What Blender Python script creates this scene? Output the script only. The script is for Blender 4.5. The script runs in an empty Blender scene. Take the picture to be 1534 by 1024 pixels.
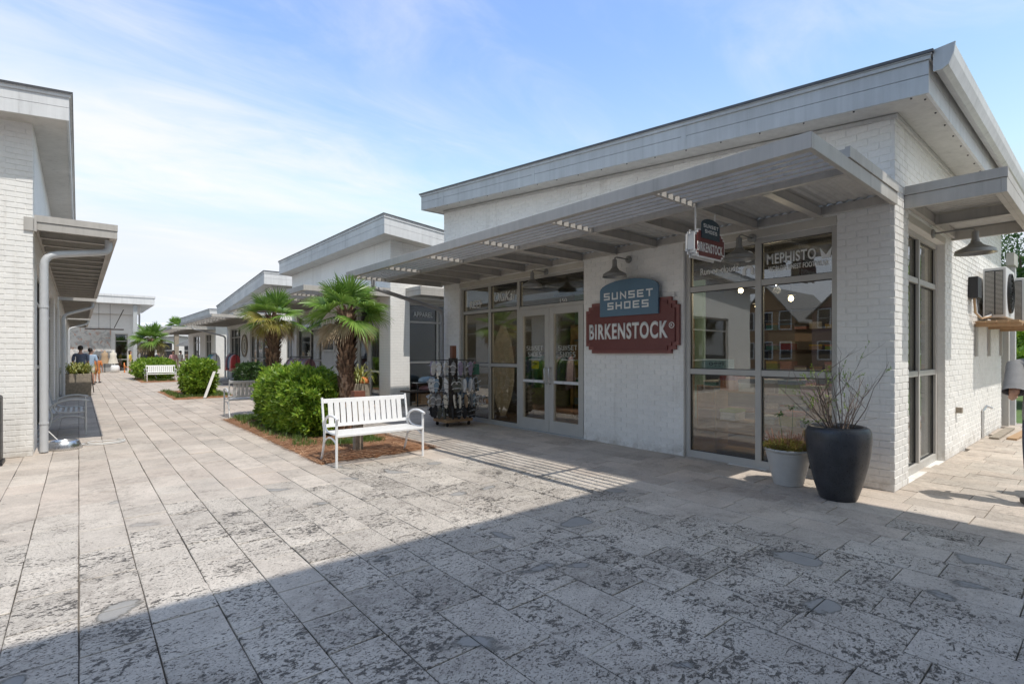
import bpy, bmesh, math, random
import numpy as np
from mathutils import Vector, Matrix, Euler

random.seed(7); rng = np.random.default_rng(7)
R = math.radians
scene = bpy.context.scene
col = scene.collection

# ------------------------------------------------------------------ camera, sky, sun, exposure
EYE = 1.5
FOC = 768.5 / 1534.0                      # focal length in picture widths
HEAD = math.atan(649 / 768.5)             # the view is turned this far to the right of the walkway
cam_d = bpy.data.cameras.new('camera')
cam = bpy.data.objects.new('camera', cam_d); col.objects.link(cam)
cam.location = (0, 0, EYE)
cam.rotation_euler = (R(90), 0, -HEAD)
cam_d.sensor_width = 36; cam_d.lens = 36 * FOC
cam_d.shift_y = 17 / 1534.0
cam_d.clip_start = 0.05; cam_d.clip_end = 2000
scene.camera = cam

SUN_EL = 63.5
world = bpy.data.worlds.new('World'); scene.world = world; world.use_nodes = True
wn = world.node_tree; wn.nodes.clear()
def WN(t, **k):
    n = wn.nodes.new(t)
    for a, b in k.items(): setattr(n, a, b)
    return n
sky = WN('ShaderNodeTexSky', sky_type='NISHITA', sun_disc=False)
sky.sun_elevation = R(SUN_EL); sky.sun_rotation = R(180); sky.altitude = 10
sky.air_density = 1.0; sky.dust_density = 0.6; sky.ozone_density = 1.6
geo = WN('ShaderNodeNewGeometry'); sep = WN('ShaderNodeSeparateXYZ')
neg = WN('ShaderNodeVectorMath', operation='SCALE'); neg.inputs['Scale'].default_value = -1
tco = WN('ShaderNodeTexCoord')
wn.links.new(tco.outputs['Generated'], sep.inputs[0])
zz = WN('ShaderNodeMath', operation='MAXIMUM'); zz.inputs[1].default_value = 0.03
wn.links.new(sep.outputs['Z'], zz.inputs[0])
za = WN('ShaderNodeMath', operation='ADD'); za.inputs[1].default_value = 0.12
wn.links.new(zz.outputs[0], za.inputs[0])
dx = WN('ShaderNodeMath', operation='DIVIDE'); dy = WN('ShaderNodeMath', operation='DIVIDE')
wn.links.new(sep.outputs['X'], dx.inputs[0]); wn.links.new(za.outputs[0], dx.inputs[1])
wn.links.new(sep.outputs['Y'], dy.inputs[0]); wn.links.new(za.outputs[0], dy.inputs[1])
cmb = WN('ShaderNodeCombineXYZ')
wn.links.new(dx.outputs[0], cmb.inputs['X']); wn.links.new(dy.outputs[0], cmb.inputs['Y'])
mp = WN('ShaderNodeMapping'); mp.inputs['Rotation'].default_value = (0, 0, R(60)); mp.inputs['Scale'].default_value = (0.55, 1.35, 1)
mp.inputs['Location'].default_value = (9.4, 8.1, 0)
wn.links.new(cmb.outputs[0], mp.inputs['Vector'])
def wnoise(scale, detail, rough, dist):
    n = WN('ShaderNodeTexNoise'); n.inputs['Scale'].default_value = scale; n.inputs['Detail'].default_value = detail
    n.inputs['Roughness'].default_value = rough; n.inputs['Distortion'].default_value = dist
    wn.links.new(mp.outputs[0], n.inputs['Vector']); return n
na = wnoise(0.48, 7, 0.52, 0.7); nb = wnoise(2.1, 8, 0.62, 1.1)
mixn = WN('ShaderNodeMath', operation='MULTIPLY_ADD'); mixn.inputs[1].default_value = 0.35
wn.links.new(nb.outputs['Fac'], mixn.inputs[0]); wn.links.new(na.outputs['Fac'], mixn.inputs[2])
mr = WN('ShaderNodeMapRange'); mr.interpolation_type = 'SMOOTHSTEP'
mr.inputs['From Min'].default_value = 0.60; mr.inputs['From Max'].default_value = 0.98
mr.inputs['To Min'].default_value = 0.0; mr.inputs['To Max'].default_value = 0.85
wn.links.new(mixn.outputs[0], mr.inputs['Value'])
# a light veil of haze low over the horizon, all the way round
hz = WN('ShaderNodeMapRange'); hz.interpolation_type = 'SMOOTHSTEP'
hz.inputs['From Min'].default_value = 0.55; hz.inputs['From Max'].default_value = 0.0
hz.inputs['To Min'].default_value = 0.0; hz.inputs['To Max'].default_value = 0.42
wn.links.new(sep.outputs['Z'], hz.inputs['Value'])
mx = WN('ShaderNodeMath', operation='MAXIMUM')
wn.links.new(mr.outputs[0], mx.inputs[0])
addc = WN('ShaderNodeMath', operation='ADD', use_clamp=True)
wn.links.new(mr.outputs[0], addc.inputs[0]); wn.links.new(hz.outputs[0], addc.inputs[1])
mn = WN('ShaderNodeMath', operation='MINIMUM'); mn.inputs[1].default_value = 0.93
wn.links.new(addc.outputs[0], mn.inputs[0])
mixc = WN('ShaderNodeMix', data_type='RGBA')
gain = WN('ShaderNodeMix', data_type='RGBA', blend_type='MULTIPLY'); gain.inputs['Factor'].default_value = 1
gain.inputs['B'].default_value = (1.05, 1.08, 1.2, 1)
wn.links.new(sky.outputs[0], gain.inputs['A'])
cap_ = WN('ShaderNodeVectorMath', operation='MINIMUM'); cap_.inputs[1].default_value = (2.8, 3.15, 3.7)
wn.links.new(gain.outputs['Result'], cap_.inputs[0])
wn.links.new(mn.outputs[0], mixc.inputs['Factor']); wn.links.new(cap_.outputs[0], mixc.inputs['A'])
mixc.inputs['B'].default_value = (3.55, 3.55, 3.6, 1)
bg = WN('ShaderNodeBackground'); bg.inputs['Strength'].default_value = 0.145
wo = WN('ShaderNodeOutputWorld')
wn.links.new(mixc.outputs['Result'], bg.inputs['Color']); wn.links.new(bg.outputs[0], wo.inputs['Surface'])

sd = bpy.data.lights.new('sun', 'SUN'); sd.energy = 2.05; sd.angle = R(0.53); sd.color = (1.0, 0.955, 0.89)
sun = bpy.data.objects.new('sun', sd); col.objects.link(sun)
sun.rotation_euler = Vector((0.04, -0.49, 1.0)).to_track_quat('Z', 'Y').to_euler()
scene.view_settings.view_transform = 'Standard'; scene.view_settings.look = 'None'
scene.view_settings.exposure = 0.98; scene.view_settings.gamma = 1
scene.view_settings.use_curve_mapping = False
scene.render.engine = 'CYCLES'
scene.cycles.max_bounces = 8; scene.cycles.transparent_max_bounces = 16
scene.cycles.sample_clamp_indirect = 4

_c, _s = math.cos(HEAD), math.sin(HEAD)
def proj(X, Y, Z):                        # picture position, only used to sort pieces by how large they show
    x = _c * X - _s * Y; z = _s * X + _c * Y
    if z < 0.3: return None
    return 767 + 768.5 * x / z, 529 - 768.5 * (Z - EYE) / z, z

# ------------------------------------------------------------------ materials
def mat(name, color, rough=0.6, metal=0.0, spec=0.5):
    m = bpy.data.materials.new(name); m.use_nodes = True
    b = m.node_tree.nodes['Principled BSDF']
    b.inputs['Base Color'].default_value = (*color, 1); b.inputs['Roughness'].default_value = rough
    b.inputs['Metallic'].default_value = metal; b.inputs['Specular IOR Level'].default_value = spec
    return m
class NT:
    def __init__(s, m): s.t = m.node_tree; s.b = s.t.nodes['Principled BSDF']; s.pos = None
    def n(s, t, **k):
        x = s.t.nodes.new(t)
        for a, b in k.items(): setattr(x, a, b)
        return x
    def l(s, a, b): s.t.links.new(a, b)
    def P(s):
        if s.pos is None: s.pos = s.n('ShaderNodeNewGeometry')
        return s.pos.outputs['Position']
    def noise(s, scale, detail=4, rough=0.55, dist=0.0, vec=None):
        x = s.n('ShaderNodeTexNoise'); x.inputs['Scale'].default_value = scale; x.inputs['Detail'].default_value = detail
        x.inputs['Roughness'].default_value = rough; x.inputs['Distortion'].default_value = dist
        s.l(vec or s.P(), x.inputs['Vector']); return x.outputs['Fac']
    def mp(s, v, a, b, c=0.0, d=1.0, smooth=False):
        x = s.n('ShaderNodeMapRange')
        if smooth: x.interpolation_type = 'SMOOTHSTEP'
        for k, w in (('From Min', a), ('From Max', b), ('To Min', c), ('To Max', d)):
            if isinstance(w, (int, float)): x.inputs[k].default_value = w
            else: s.l(w, x.inputs[k])
        s.l(v, x.inputs['Value']); return x.outputs[0]
    def m(s, op, a, b, clamp=False):
        x = s.n('ShaderNodeMath', operation=op, use_clamp=clamp)
        for i, w in enumerate((a, b)):
            if isinstance(w, (int, float)): x.inputs[i].default_value = w
            else: s.l(w, x.inputs[i])
        return x.outputs[0]
    def mix(s, f, a, b, mode='MIX'):
        x = s.n('ShaderNodeMix', data_type='RGBA', blend_type=mode)
        for k, w in (('Factor', f), ('A', a), ('B', b)):
            if isinstance(w, (int, float)): x.inputs[k].default_value = w
            elif isinstance(w, tuple): x.inputs[k].default_value = (*w, 1)
            else: s.l(w, x.inputs[k])
        return x.outputs['Result']
    def bump(s, h, strength=0.5, dist=0.01):
        x = s.n('ShaderNodeBump'); x.inputs['Strength'].default_value = strength; x.inputs['Distance'].default_value = dist
        s.l(h, x.inputs['Height']); s.l(x.outputs[0], s.b.inputs['Normal'])
    def col(s, c): s.l(c, s.b.inputs['Base Color'])
    def rgh(s, c): s.l(c, s.b.inputs['Roughness'])

def weathered(name, color, rough=0.5, metal=0.0, var=0.12, scale=6, bump=0.15, dirt=0.0, spec=0.5):
    m = mat(name, color, rough, metal, spec); t = NT(m)
    f = t.noise(scale, 6, 0.6); g = t.noise(scale * 9, 3)
    k = t.mp(f, 0.3, 0.7, 1 - var, 1 + var * 0.4)
    c = t.mix(1.0, color, t.mix(0, (1, 1, 1), (1, 1, 1)), 'MIX')
    v = t.n('ShaderNodeVectorMath', operation='SCALE'); v.inputs[0].default_value = color; t.l(k, v.inputs['Scale'])
    c = v.outputs[0]
    if dirt:
        d = t.mp(t.noise(scale * 0.5, 8, 0.7, 0.6), 0.58, 0.72, 0, dirt)
        c = t.mix(d, c, (0.16, 0.14, 0.11))
    t.col(c); t.rgh(t.mp(g, 0.3, 0.7, max(rough - 0.1, 0.02), min(rough + 0.12, 1)))
    if bump: t.bump(g, bump, 0.004)
    return m
M = {}
def brick_mat(name, pattern):
    m = mat(name, (0.72, 0.72, 0.71), 0.62); t = NT(m)
    grime = t.mp(t.noise(1.3, 7, 0.65, 0.4), 0.35, 0.7, 1.0, 0.90)
    fine = t.mp(t.noise(34, 4, 0.6), 0.3, 0.72, 1.03, 0.95)
    isl = t.pos.outputs['Random Per Island']
    k = t.m('MULTIPLY', t.m('MULTIPLY', grime, fine), t.mp(isl, 0, 1, 0.955, 1.02))
    v = t.n('ShaderNodeVectorMath', operation='SCALE'); v.inputs[0].default_value = (0.82, 0.80, 0.76); t.l(k, v.inputs['Scale'])
    sp = t.n('ShaderNodeSeparateXYZ'); t.l(t.P(), sp.inputs[0])
    low = t.m('MULTIPLY', t.mp(sp.outputs['Z'], 0.0, 0.28, 1, 0, True), t.mp(t.noise(5, 6, 0.7), 0.42, 0.68))
    mps = t.n('ShaderNodeMapping'); mps.inputs['Scale'].default_value = (5, 5, 0.35); t.l(t.P(), mps.inputs['Vector'])
    drip = t.m('MULTIPLY', t.mp(t.noise(1.0, 7, .7, .2, mps.outputs[0]), .56, .74), .30)
    stain = t.m('MAXIMUM', t.m('MULTIPLY', low, 0.62), drip)
    c = t.mix(stain, v.outputs[0], (0.30, 0.25, 0.19))
    h = t.m('MULTIPLY', t.noise(26, 5, 0.65), 0.55)
    if pattern:
        cm = t.n('ShaderNodeCombineXYZ'); t.l(t.m('ADD', sp.outputs['X'], sp.outputs['Y']), cm.inputs['X']); t.l(sp.outputs['Z'], cm.inputs['Y'])
        br = t.n('ShaderNodeTexBrick'); br.inputs['Scale'].default_value = 1.0
        br.inputs['Brick Width'].default_value = 0.213; br.inputs['Row Height'].default_value = 0.078
        br.inputs['Mortar Size'].default_value = 0.006; br.inputs['Mortar Smooth'].default_value = 0.4
        t.l(cm.outputs[0], br.inputs['Vector'])
        c = t.mix(t.m('MULTIPLY', br.outputs['Fac'], 0.16), c, (0.34, 0.33, 0.32))
        h = t.m('SUBTRACT', h, t.m('MULTIPLY', br.outputs['Fac'], 1.4))
    t.col(c); t.bump(h, 0.55, 0.006)
    return m
def streaked(name, color, rough, metal):
    m = mat(name, color, rough, metal); t = NT(m)
    mpn = t.n('ShaderNodeMapping'); mpn.inputs['Scale'].default_value = (9, 9, 0.5); t.l(t.P(), mpn.inputs['Vector'])
    st = t.noise(1.0, 7, 0.7, 0.2, mpn.outputs[0]); cl = t.noise(0.9, 5, 0.6, 0.5)
    k = t.m('MULTIPLY', t.mp(st, 0.3, 0.72, 1.07, 0.86), t.mp(cl, 0.3, 0.7, 1.05, 0.90))
    v = t.n('ShaderNodeVectorMath', operation='SCALE'); v.inputs[0].default_value = color; t.l(k, v.inputs['Scale'])
    c = t.mix(t.m('MULTIPLY', t.mp(st, 0.60, 0.74), 0.35), v.outputs[0], (0.22, 0.20, 0.17))
    t.col(c); t.rgh(t.mp(cl, 0.3, 0.7, rough - .08, rough + .15)); t.bump(t.noise(2.2, 3, .5), 0.5, 0.012); return m
M['brick'] = brick_mat('white painted brick', False)
M['brickp'] = brick_mat('white painted brick far', True)
M['grey'] = streaked('warm grey painted steel', (0.46, 0.435, 0.40), 0.5, 0)
M['fascia'] = streaked('blue grey metal fascia', (0.46, 0.475, 0.48), 0.40, 0.15)
M['fascia_white'] = streaked('white metal fascia', (0.66, 0.66, 0.66), 0.45, 0.0)
M['soffit'] = streaked('pale grey soffit panel', (0.54, 0.525, 0.495), 0.6, 0)
M['cap'] = weathered('dark metal roof edge', (0.10, 0.10, 0.105), 0.4, 0.5, 0.2, 6)
M['frame'] = weathered('putty grey window frame', (0.46, 0.44, 0.405), 0.42, 0, 0.07, 4, 0.05, 0.05)
M['trim'] = weathered('cream trim board', (0.54, 0.50, 0.43), 0.55, 0, 0.1, 4, 0.08, 0.06)
M['gasket'] = mat('black gasket', (0.02, 0.02, 0.022), 0.5)
M['lamp'] = weathered('dull aluminium lamp', (0.33, 0.325, 0.31), 0.45, 0.55, 0.12, 9)
M['pipe'] = weathered('grey downspout', (0.36, 0.36, 0.37), 0.42, 0.1, 0.12, 5)
M['pipew'] = weathered('pale downspout', (0.56, 0.57, 0.58), 0.42, 0.1, 0.08, 5)
M['bench'] = weathered('white powder coated steel', (0.80, 0.80, 0.79), 0.38, 0, 0.06, 7, 0.05, 0.05)
M['benchg'] = weathered('silver grey bench steel', (0.60, 0.61, 0.61), 0.38, 0.1, 0.08, 7, 0.05)
M['text'] = mat('white lettering', (0.78, 0.78, 0.76), 0.6)
M['textg'] = mat('grey lettering', (0.10, 0.11, 0.11), 0.6)
M['burg'] = weathered('burgundy sign board', (0.155, 0.040, 0.036), 0.45, 0, 0.1, 4, 0.05)
M['burg2'] = weathered('burgundy sign rim', (0.22, 0.075, 0.065), 0.45, 0, 0.1, 4, 0.05)
M['blue'] = weathered('slate blue sign board', (0.10, 0.185, 0.265), 0.45, 0, 0.08, 4, 0.05)
M['bluedk'] = weathered('dark slate sign board', (0.035, 0.065, 0.085), 0.45, 0, 0.08, 4, 0.05)
M['white'] = weathered('white board', (0.74, 0.73, 0.71), 0.5, 0, 0.05, 5, 0.04)
M['darkwood'] = weathered('dark stained wood', (0.045, 0.032, 0.026), 0.5, 0, 0.3, 18, 0.2)
M['redwood'] = weathered('red brown wood', (0.20, 0.075, 0.045), 0.5, 0, 0.2, 14, 0.15)
M['palewood'] = weathered('pale raw wood', (0.42, 0.27, 0.15), 0.65, 0, 0.2, 12, 0.2)
M['oldwood'] = weathered('weathered grey timber', (0.30, 0.255, 0.20), 0.8, 0, 0.3, 16, 0.4)
M['black'] = mat('black', (0.016, 0.016, 0.018), 0.45)
M['rubber'] = weathered('black rubber', (0.022, 0.022, 0.024), 0.6, 0, 0.2, 12)
M['steel'] = weathered('brushed steel', (0.62, 0.62, 0.62), 0.24, 0.95, 0.1, 20)
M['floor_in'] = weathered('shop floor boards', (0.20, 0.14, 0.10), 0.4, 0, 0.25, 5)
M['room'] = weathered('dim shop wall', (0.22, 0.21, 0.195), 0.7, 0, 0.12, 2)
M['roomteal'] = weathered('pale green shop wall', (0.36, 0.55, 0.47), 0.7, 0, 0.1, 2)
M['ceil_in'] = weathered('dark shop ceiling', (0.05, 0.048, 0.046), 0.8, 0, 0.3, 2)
M['hose'] = mat('white hose', (0.62, 0.61, 0.58), 0.5)
def glass_mat(name, tint, base):
    m = bpy.data.materials.new(name); m.use_nodes = True; nt = m.node_tree; nt.nodes.clear()
    o = nt.nodes.new('ShaderNodeOutputMaterial'); mxs = nt.nodes.new('ShaderNodeMixShader')
    tr = nt.nodes.new('ShaderNodeBsdfTransparent'); tr.inputs[0].default_value = (*tint, 1)
    gl = nt.nodes.new('ShaderNodeBsdfGlossy'); gl.inputs['Roughness'].default_value = 0.012; gl.inputs['Color'].default_value = (0.95, 0.97, 1, 1)
    lw = nt.nodes.new('ShaderNodeLayerWeight'); lw.inputs['Blend'].default_value = 0.5
    fr = nt.nodes.new('ShaderNodeMath'); fr.operation = 'POWER'; fr.inputs[1].default_value = 4.0; nt.links.new(lw.outputs['Facing'], fr.inputs[0])
    ma = nt.nodes.new('ShaderNodeMath'); ma.operation = 'MULTIPLY_ADD'; ma.use_clamp = True
    ma.inputs[1].default_value = 0.8; ma.inputs[2].default_value = base
    g = nt.nodes.new('ShaderNodeNewGeometry'); n = nt.nodes.new('ShaderNodeTexNoise'); n.inputs['Scale'].default_value = 1.3
    b = nt.nodes.new('ShaderNodeBump'); b.inputs['Strength'].default_value = 0.12; b.inputs['Distance'].default_value = 0.006
    L = nt.links.new
    L(g.outputs['Position'], n.inputs['Vector']); L(n.outputs['Fac'], b.inputs['Height']); L(b.outputs[0], gl.inputs['Normal'])
    L(fr.outputs[0], ma.inputs[0]); L(ma.outputs[0], mxs.inputs[0]); L(tr.outputs[0], mxs.inputs[1]); L(gl.outputs[0], mxs.inputs[2])
    L(mxs.outputs[0], o.inputs[0]); return m
M['glass'] = glass_mat('window glass', (0.76, 0.78, 0.76), 0.13)
def leaf_mat(name, c1, c2, trans=0.35, rough=0.45):
    m = mat(name, c1, rough); t = NT(m); t.P()
    r = t.pos.outputs['Random Per Island']
    c = t.mix(r, c1, c2)
    c = t.mix(t.mp(t.noise(2.5, 3), 0.35, 0.65, 0, 0.5), c, tuple(0.6 * a for a in c1))
    t.col(c)
    tl = t.n('ShaderNodeBsdfTranslucent'); t.l(c, tl.inputs[0])
    ms = t.n('ShaderNodeMixShader'); ms.inputs[0].default_value = trans
    o = t.t.nodes['Material Output']
    t.l(t.b.outputs[0], ms.inputs[1]); t.l(tl.outputs[0], ms.inputs[2]); t.l(ms.outputs[0], o.inputs[0])
    return m
M['shrub'] = leaf_mat('shrub leaves', (0.12, 0.26, 0.025), (0.44, 0.58, 0.07), 0.42, 0.4)
M['shrubdk'] = leaf_mat('background tree leaves', (0.030, 0.075, 0.018), (0.075, 0.14, 0.03), 0.3)
M['frond'] = leaf_mat('palm frond', (0.12, 0.25, 0.035), (0.30, 0.44, 0.09), 0.3, 0.35)
M['frondy'] = leaf_mat('yellowing palm frond', (0.27, 0.27, 0.05), (0.42, 0.34, 0.09), 0.3, 0.45)
M['frondd'] = leaf_mat('dead palm frond', (0.42, 0.31, 0.19), (0.56, 0.44, 0.30), 0.2, 0.7)
M['succ'] = leaf_mat('succulent tips', (0.20, 0.24, 0.04), (0.33, 0.17, 0.07), 0.2, 0.5)
M['succr'] = leaf_mat('dry flower stems', (0.24, 0.10, 0.07), (0.33, 0.19, 0.12), 0.1, 0.7)
M['varieg'] = leaf_mat('yellow green strap leaves', (0.22, 0.27, 0.04), (0.50, 0.46, 0.14), 0.3, 0.45)
M['grass'] = leaf_mat('turf blades', (0.08, 0.15, 0.02), (0.16, 0.24, 0.05), 0.3)
M['straw'] = leaf_mat('pine straw', (0.22, 0.085, 0.035), (0.66, 0.42, 0.25), 0.05, 0.8)
M['twig'] = weathered('thin grey twigs', (0.15, 0.11, 0.085), 0.8, 0, 0.3, 30)
M['bark'] = weathered('fibrous palm bark', (0.37, 0.24, 0.16), 0.9, 0, 0.45, 24, 0.8)
M['barkdk'] = weathered('palm leaf bases', (0.19, 0.12, 0.08), 0.9, 0, 0.5, 30, 0.8)
M['mulch'] = weathered('mulch soil', (0.34, 0.165, 0.075), 0.95, 0, 0.4, 30, 1.0)
M['soil'] = weathered('potting soil', (0.05, 0.035, 0.025), 0.95, 0, 0.4, 30, 1.0)
M['lawn'] = weathered('lawn', (0.10, 0.16, 0.04), 0.95, 0, 0.4, 8, 0.5)
M['joint'] = weathered('dark sandy joint', (0.15, 0.128, 0.105), 0.95, 0, 0.4, 12, 0.6)
M['ground'] = weathered('asphalt', (0.10, 0.10, 0.095), 0.95, 0, 0.25, 3, 0.5)
M['skin'] = mat('skin', (0.48, 0.27, 0.19), 0.5)
M['skin2'] = mat('tanned skin', (0.36, 0.19, 0.13), 0.5)
M['hair'] = mat('dark hair', (0.03, 0.02, 0.015), 0.6)
def cloth(n, c): M[n] = weathered('cloth ' + n, c, 0.85, 0, 0.15, 12, 0.3)
cloth('c_grey', (0.26, 0.255, 0.25)); cloth('c_navy', (0.06, 0.07, 0.11)); cloth('c_slate', (0.13, 0.16, 0.23)); cloth('c_lblue', (0.35, 0.46, 0.60))
cloth('c_pink', (0.62, 0.33, 0.33)); cloth('c_cream', (0.62, 0.57, 0.48)); cloth('c_black', (0.02, 0.02, 0.022)); cloth('c_orange', (0.60, 0.20, 0.06))
cloth('c_white', (0.68, 0.68, 0.67)); cloth('c_teal', (0.08, 0.28, 0.26)); cloth('c_red', (0.38, 0.05, 0.05)); cloth('c_lime', (0.30, 0.42, 0.05))
cloth('c_tan', (0.38, 0.27, 0.17)); cloth('c_yellow', (0.62, 0.46, 0.08)); cloth('c_lav', (0.36, 0.30, 0.42)); cloth('c_green', (0.05, 0.14, 0.09))
cloth('c_maroon', (0.13, 0.03, 0.04)); cloth('c_steel', (0.22, 0.30, 0.38)); cloth('c_rose', (0.34, 0.18, 0.19)); cloth('c_olive', (0.10, 0.10, 0.08))
cloth('c_umbrella', (0.13, 0.13, 0.13))
def emit(name, c, s):
    m = bpy.data.materials.new(name); m.use_nodes = True
    b = m.node_tree.nodes['Principled BSDF']; b.inputs['Emission Color'].default_value = (*c, 1); b.inputs['Emission Strength'].default_value = s
    M[name] = m
emit('bulb', (1.0, 0.78, 0.45), 14)

# paving stone: coral stone with pits near the camera, smoother travertine further off
def paver_mat():
    m = mat('coral stone paver', (0.5, 0.47, 0.43), 0.75); t = NT(m); P = t.P()
    at = t.n('ShaderNodeAttribute'); at.attribute_name = 'pit'; pit = at.outputs['Fac']
    at2 = t.n('ShaderNodeAttribute'); at2.attribute_name = 'tone'; tone = at2.outputs['Fac']
    # each stone has its own grain: shift the texture by the stone's tone value
    cm = t.n('ShaderNodeCombineXYZ'); t.l(t.m('MULTIPLY', tone, 37.0), cm.inputs['X']); t.l(t.m('MULTIPLY', tone, 91.0), cm.inputs['Z'])
    ad = t.n('ShaderNodeVectorMath', operation='ADD'); t.l(P, ad.inputs[0]); t.l(cm.outputs[0], ad.inputs[1])
    mpn = t.n('ShaderNodeMapping'); mpn.inputs['Scale'].default_value = (0.85, 1.25, 1)
    rotv = t.n('ShaderNodeCombineXYZ'); t.l(t.m('MULTIPLY', tone, 4.0), rotv.inputs['Z']); t.l(rotv.outputs[0], mpn.inputs['Rotation'])
    t.l(ad.outputs[0], mpn.inputs['Vector']); V = mpn.outputs[0]
    big = t.noise(2.1, 5, 0.6, 0.3)
    n1 = t.noise(30, 8, 0.72, 0.5, V)
    n2 = t.noise(75, 5, 0.65, 0.3, V)
    worn = t.noise(3.1, 4, 0.55, 0.4, V)
    th = t.m('SUBTRACT', t.mp(pit, 0, 1, 0.735, 0.560), t.mp(worn, 0.35, 0.68, -0.085, 0.06))
    pm = t.mp(t.m('SUBTRACT', n1, th), -0.008, 0.022, 0, 1, True)
    th2 = t.mp(pit, 0, 1, 0.74, 0.585)
    pm2 = t.mp(t.m('SUBTRACT', n2, th2), -0.006, 0.02, 0, 0.85, True)
    n3 = t.noise(8, 7, 0.75, 0.8, V); blot = t.m('MULTIPLY', t.mp(t.m('SUBTRACT', n3, t.mp(pit, .5, 1.15, .78, .57)), 0, .03, 0, 1, True), t.mp(n1, .42, .52))
    pits = t.m('MAXIMUM', t.m('MAXIMUM', pm, pm2), blot)
    # smooth cement-like fills, ringed by a dark line
    fb = t.m('ADD', t.noise(2.1, 1.5, 0.4, 0.35), t.mp(t.noise(26, 6, 0.7), 0, 1, -0.035, 0.035))
    fill = t.m('MULTIPLY', t.mp(fb, 0.690, 0.700), t.mp(pit, 0.5, 0.7))
    ring = t.m('MULTIPLY', t.m('MULTIPLY', t.mp(fb, 0.677, 0.690), t.mp(fb, 0.707, 0.695)), t.mp(pit, 0.5, 0.7))
    pits = t.m('MULTIPLY', pits, t.m('SUBTRACT', 1.0, fill))
    k = t.mp(tone, 0, 1, 0.87, 1.09)
    warm = t.mix(t.mp(pit, 0.15, 0.8), (0.52, 0.44, 0.365), (0.56, 0.505, 0.43))
    warm = t.mix(t.mp(big, 0.38, 0.70, 0, 0.45), warm, (0.33, 0.285, 0.24))
    dirt = t.m('MULTIPLY', t.mp(t.noise(1.1, 8, 0.75, 0.6), 0.44, 0.62), t.mp(t.noise(11, 8, 0.75, .4), 0.40, 0.62))
    warm = t.mix(t.m('MULTIPLY', dirt, 0.75), warm, (0.235, 0.20, 0.165))
    warm = t.mix(t.mp(t.noise(38, 7, 0.8, .3, V), 0.53, 0.66, 0, 0.55), warm, (0.20, 0.17, 0.14))
    streak = t.n('ShaderNodeMapping'); streak.inputs['Scale'].default_value = (2.0, 14, 1); t.l(P, streak.inputs['Vector'])
    st = t.mp(t.noise(1.6, 6, 0.7, 0.3, streak.outputs[0]), 0.60, 0.72, 0, 0.42)
    warm = t.mix(t.m('MULTIPLY', st, t.mp(pit, 0.8, 0.3)), warm, (0.27, 0.225, 0.18))
    sc = t.n('ShaderNodeVectorMath', operation='SCALE'); t.l(warm, sc.inputs[0]); t.l(t.m('MULTIPLY', k, t.mp(t.noise(60, 6, .75), 0.3, 0.7, 0.80, 1.12)), sc.inputs['Scale'])
    c = t.mix(t.m('MULTIPLY', fill, 0.8), sc.outputs[0], (0.255, 0.25, 0.235))
    c = t.mix(t.m('MULTIPLY', ring, 0.7), c, (0.10, 0.095, 0.08))
    c = t.mix(t.m('MULTIPLY', pits, 0.90), c, (0.055, 0.048, 0.040))
    t.col(c); t.rgh(t.mp(n2, 0.3, 0.7, 0.6, 0.85))
    h = t.m('SUBTRACT', t.m('MULTIPLY', n2, 0.25), pits)
    t.bump(h, 0.8, 0.007)
    return m
M['paver'] = paver_mat()

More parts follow.
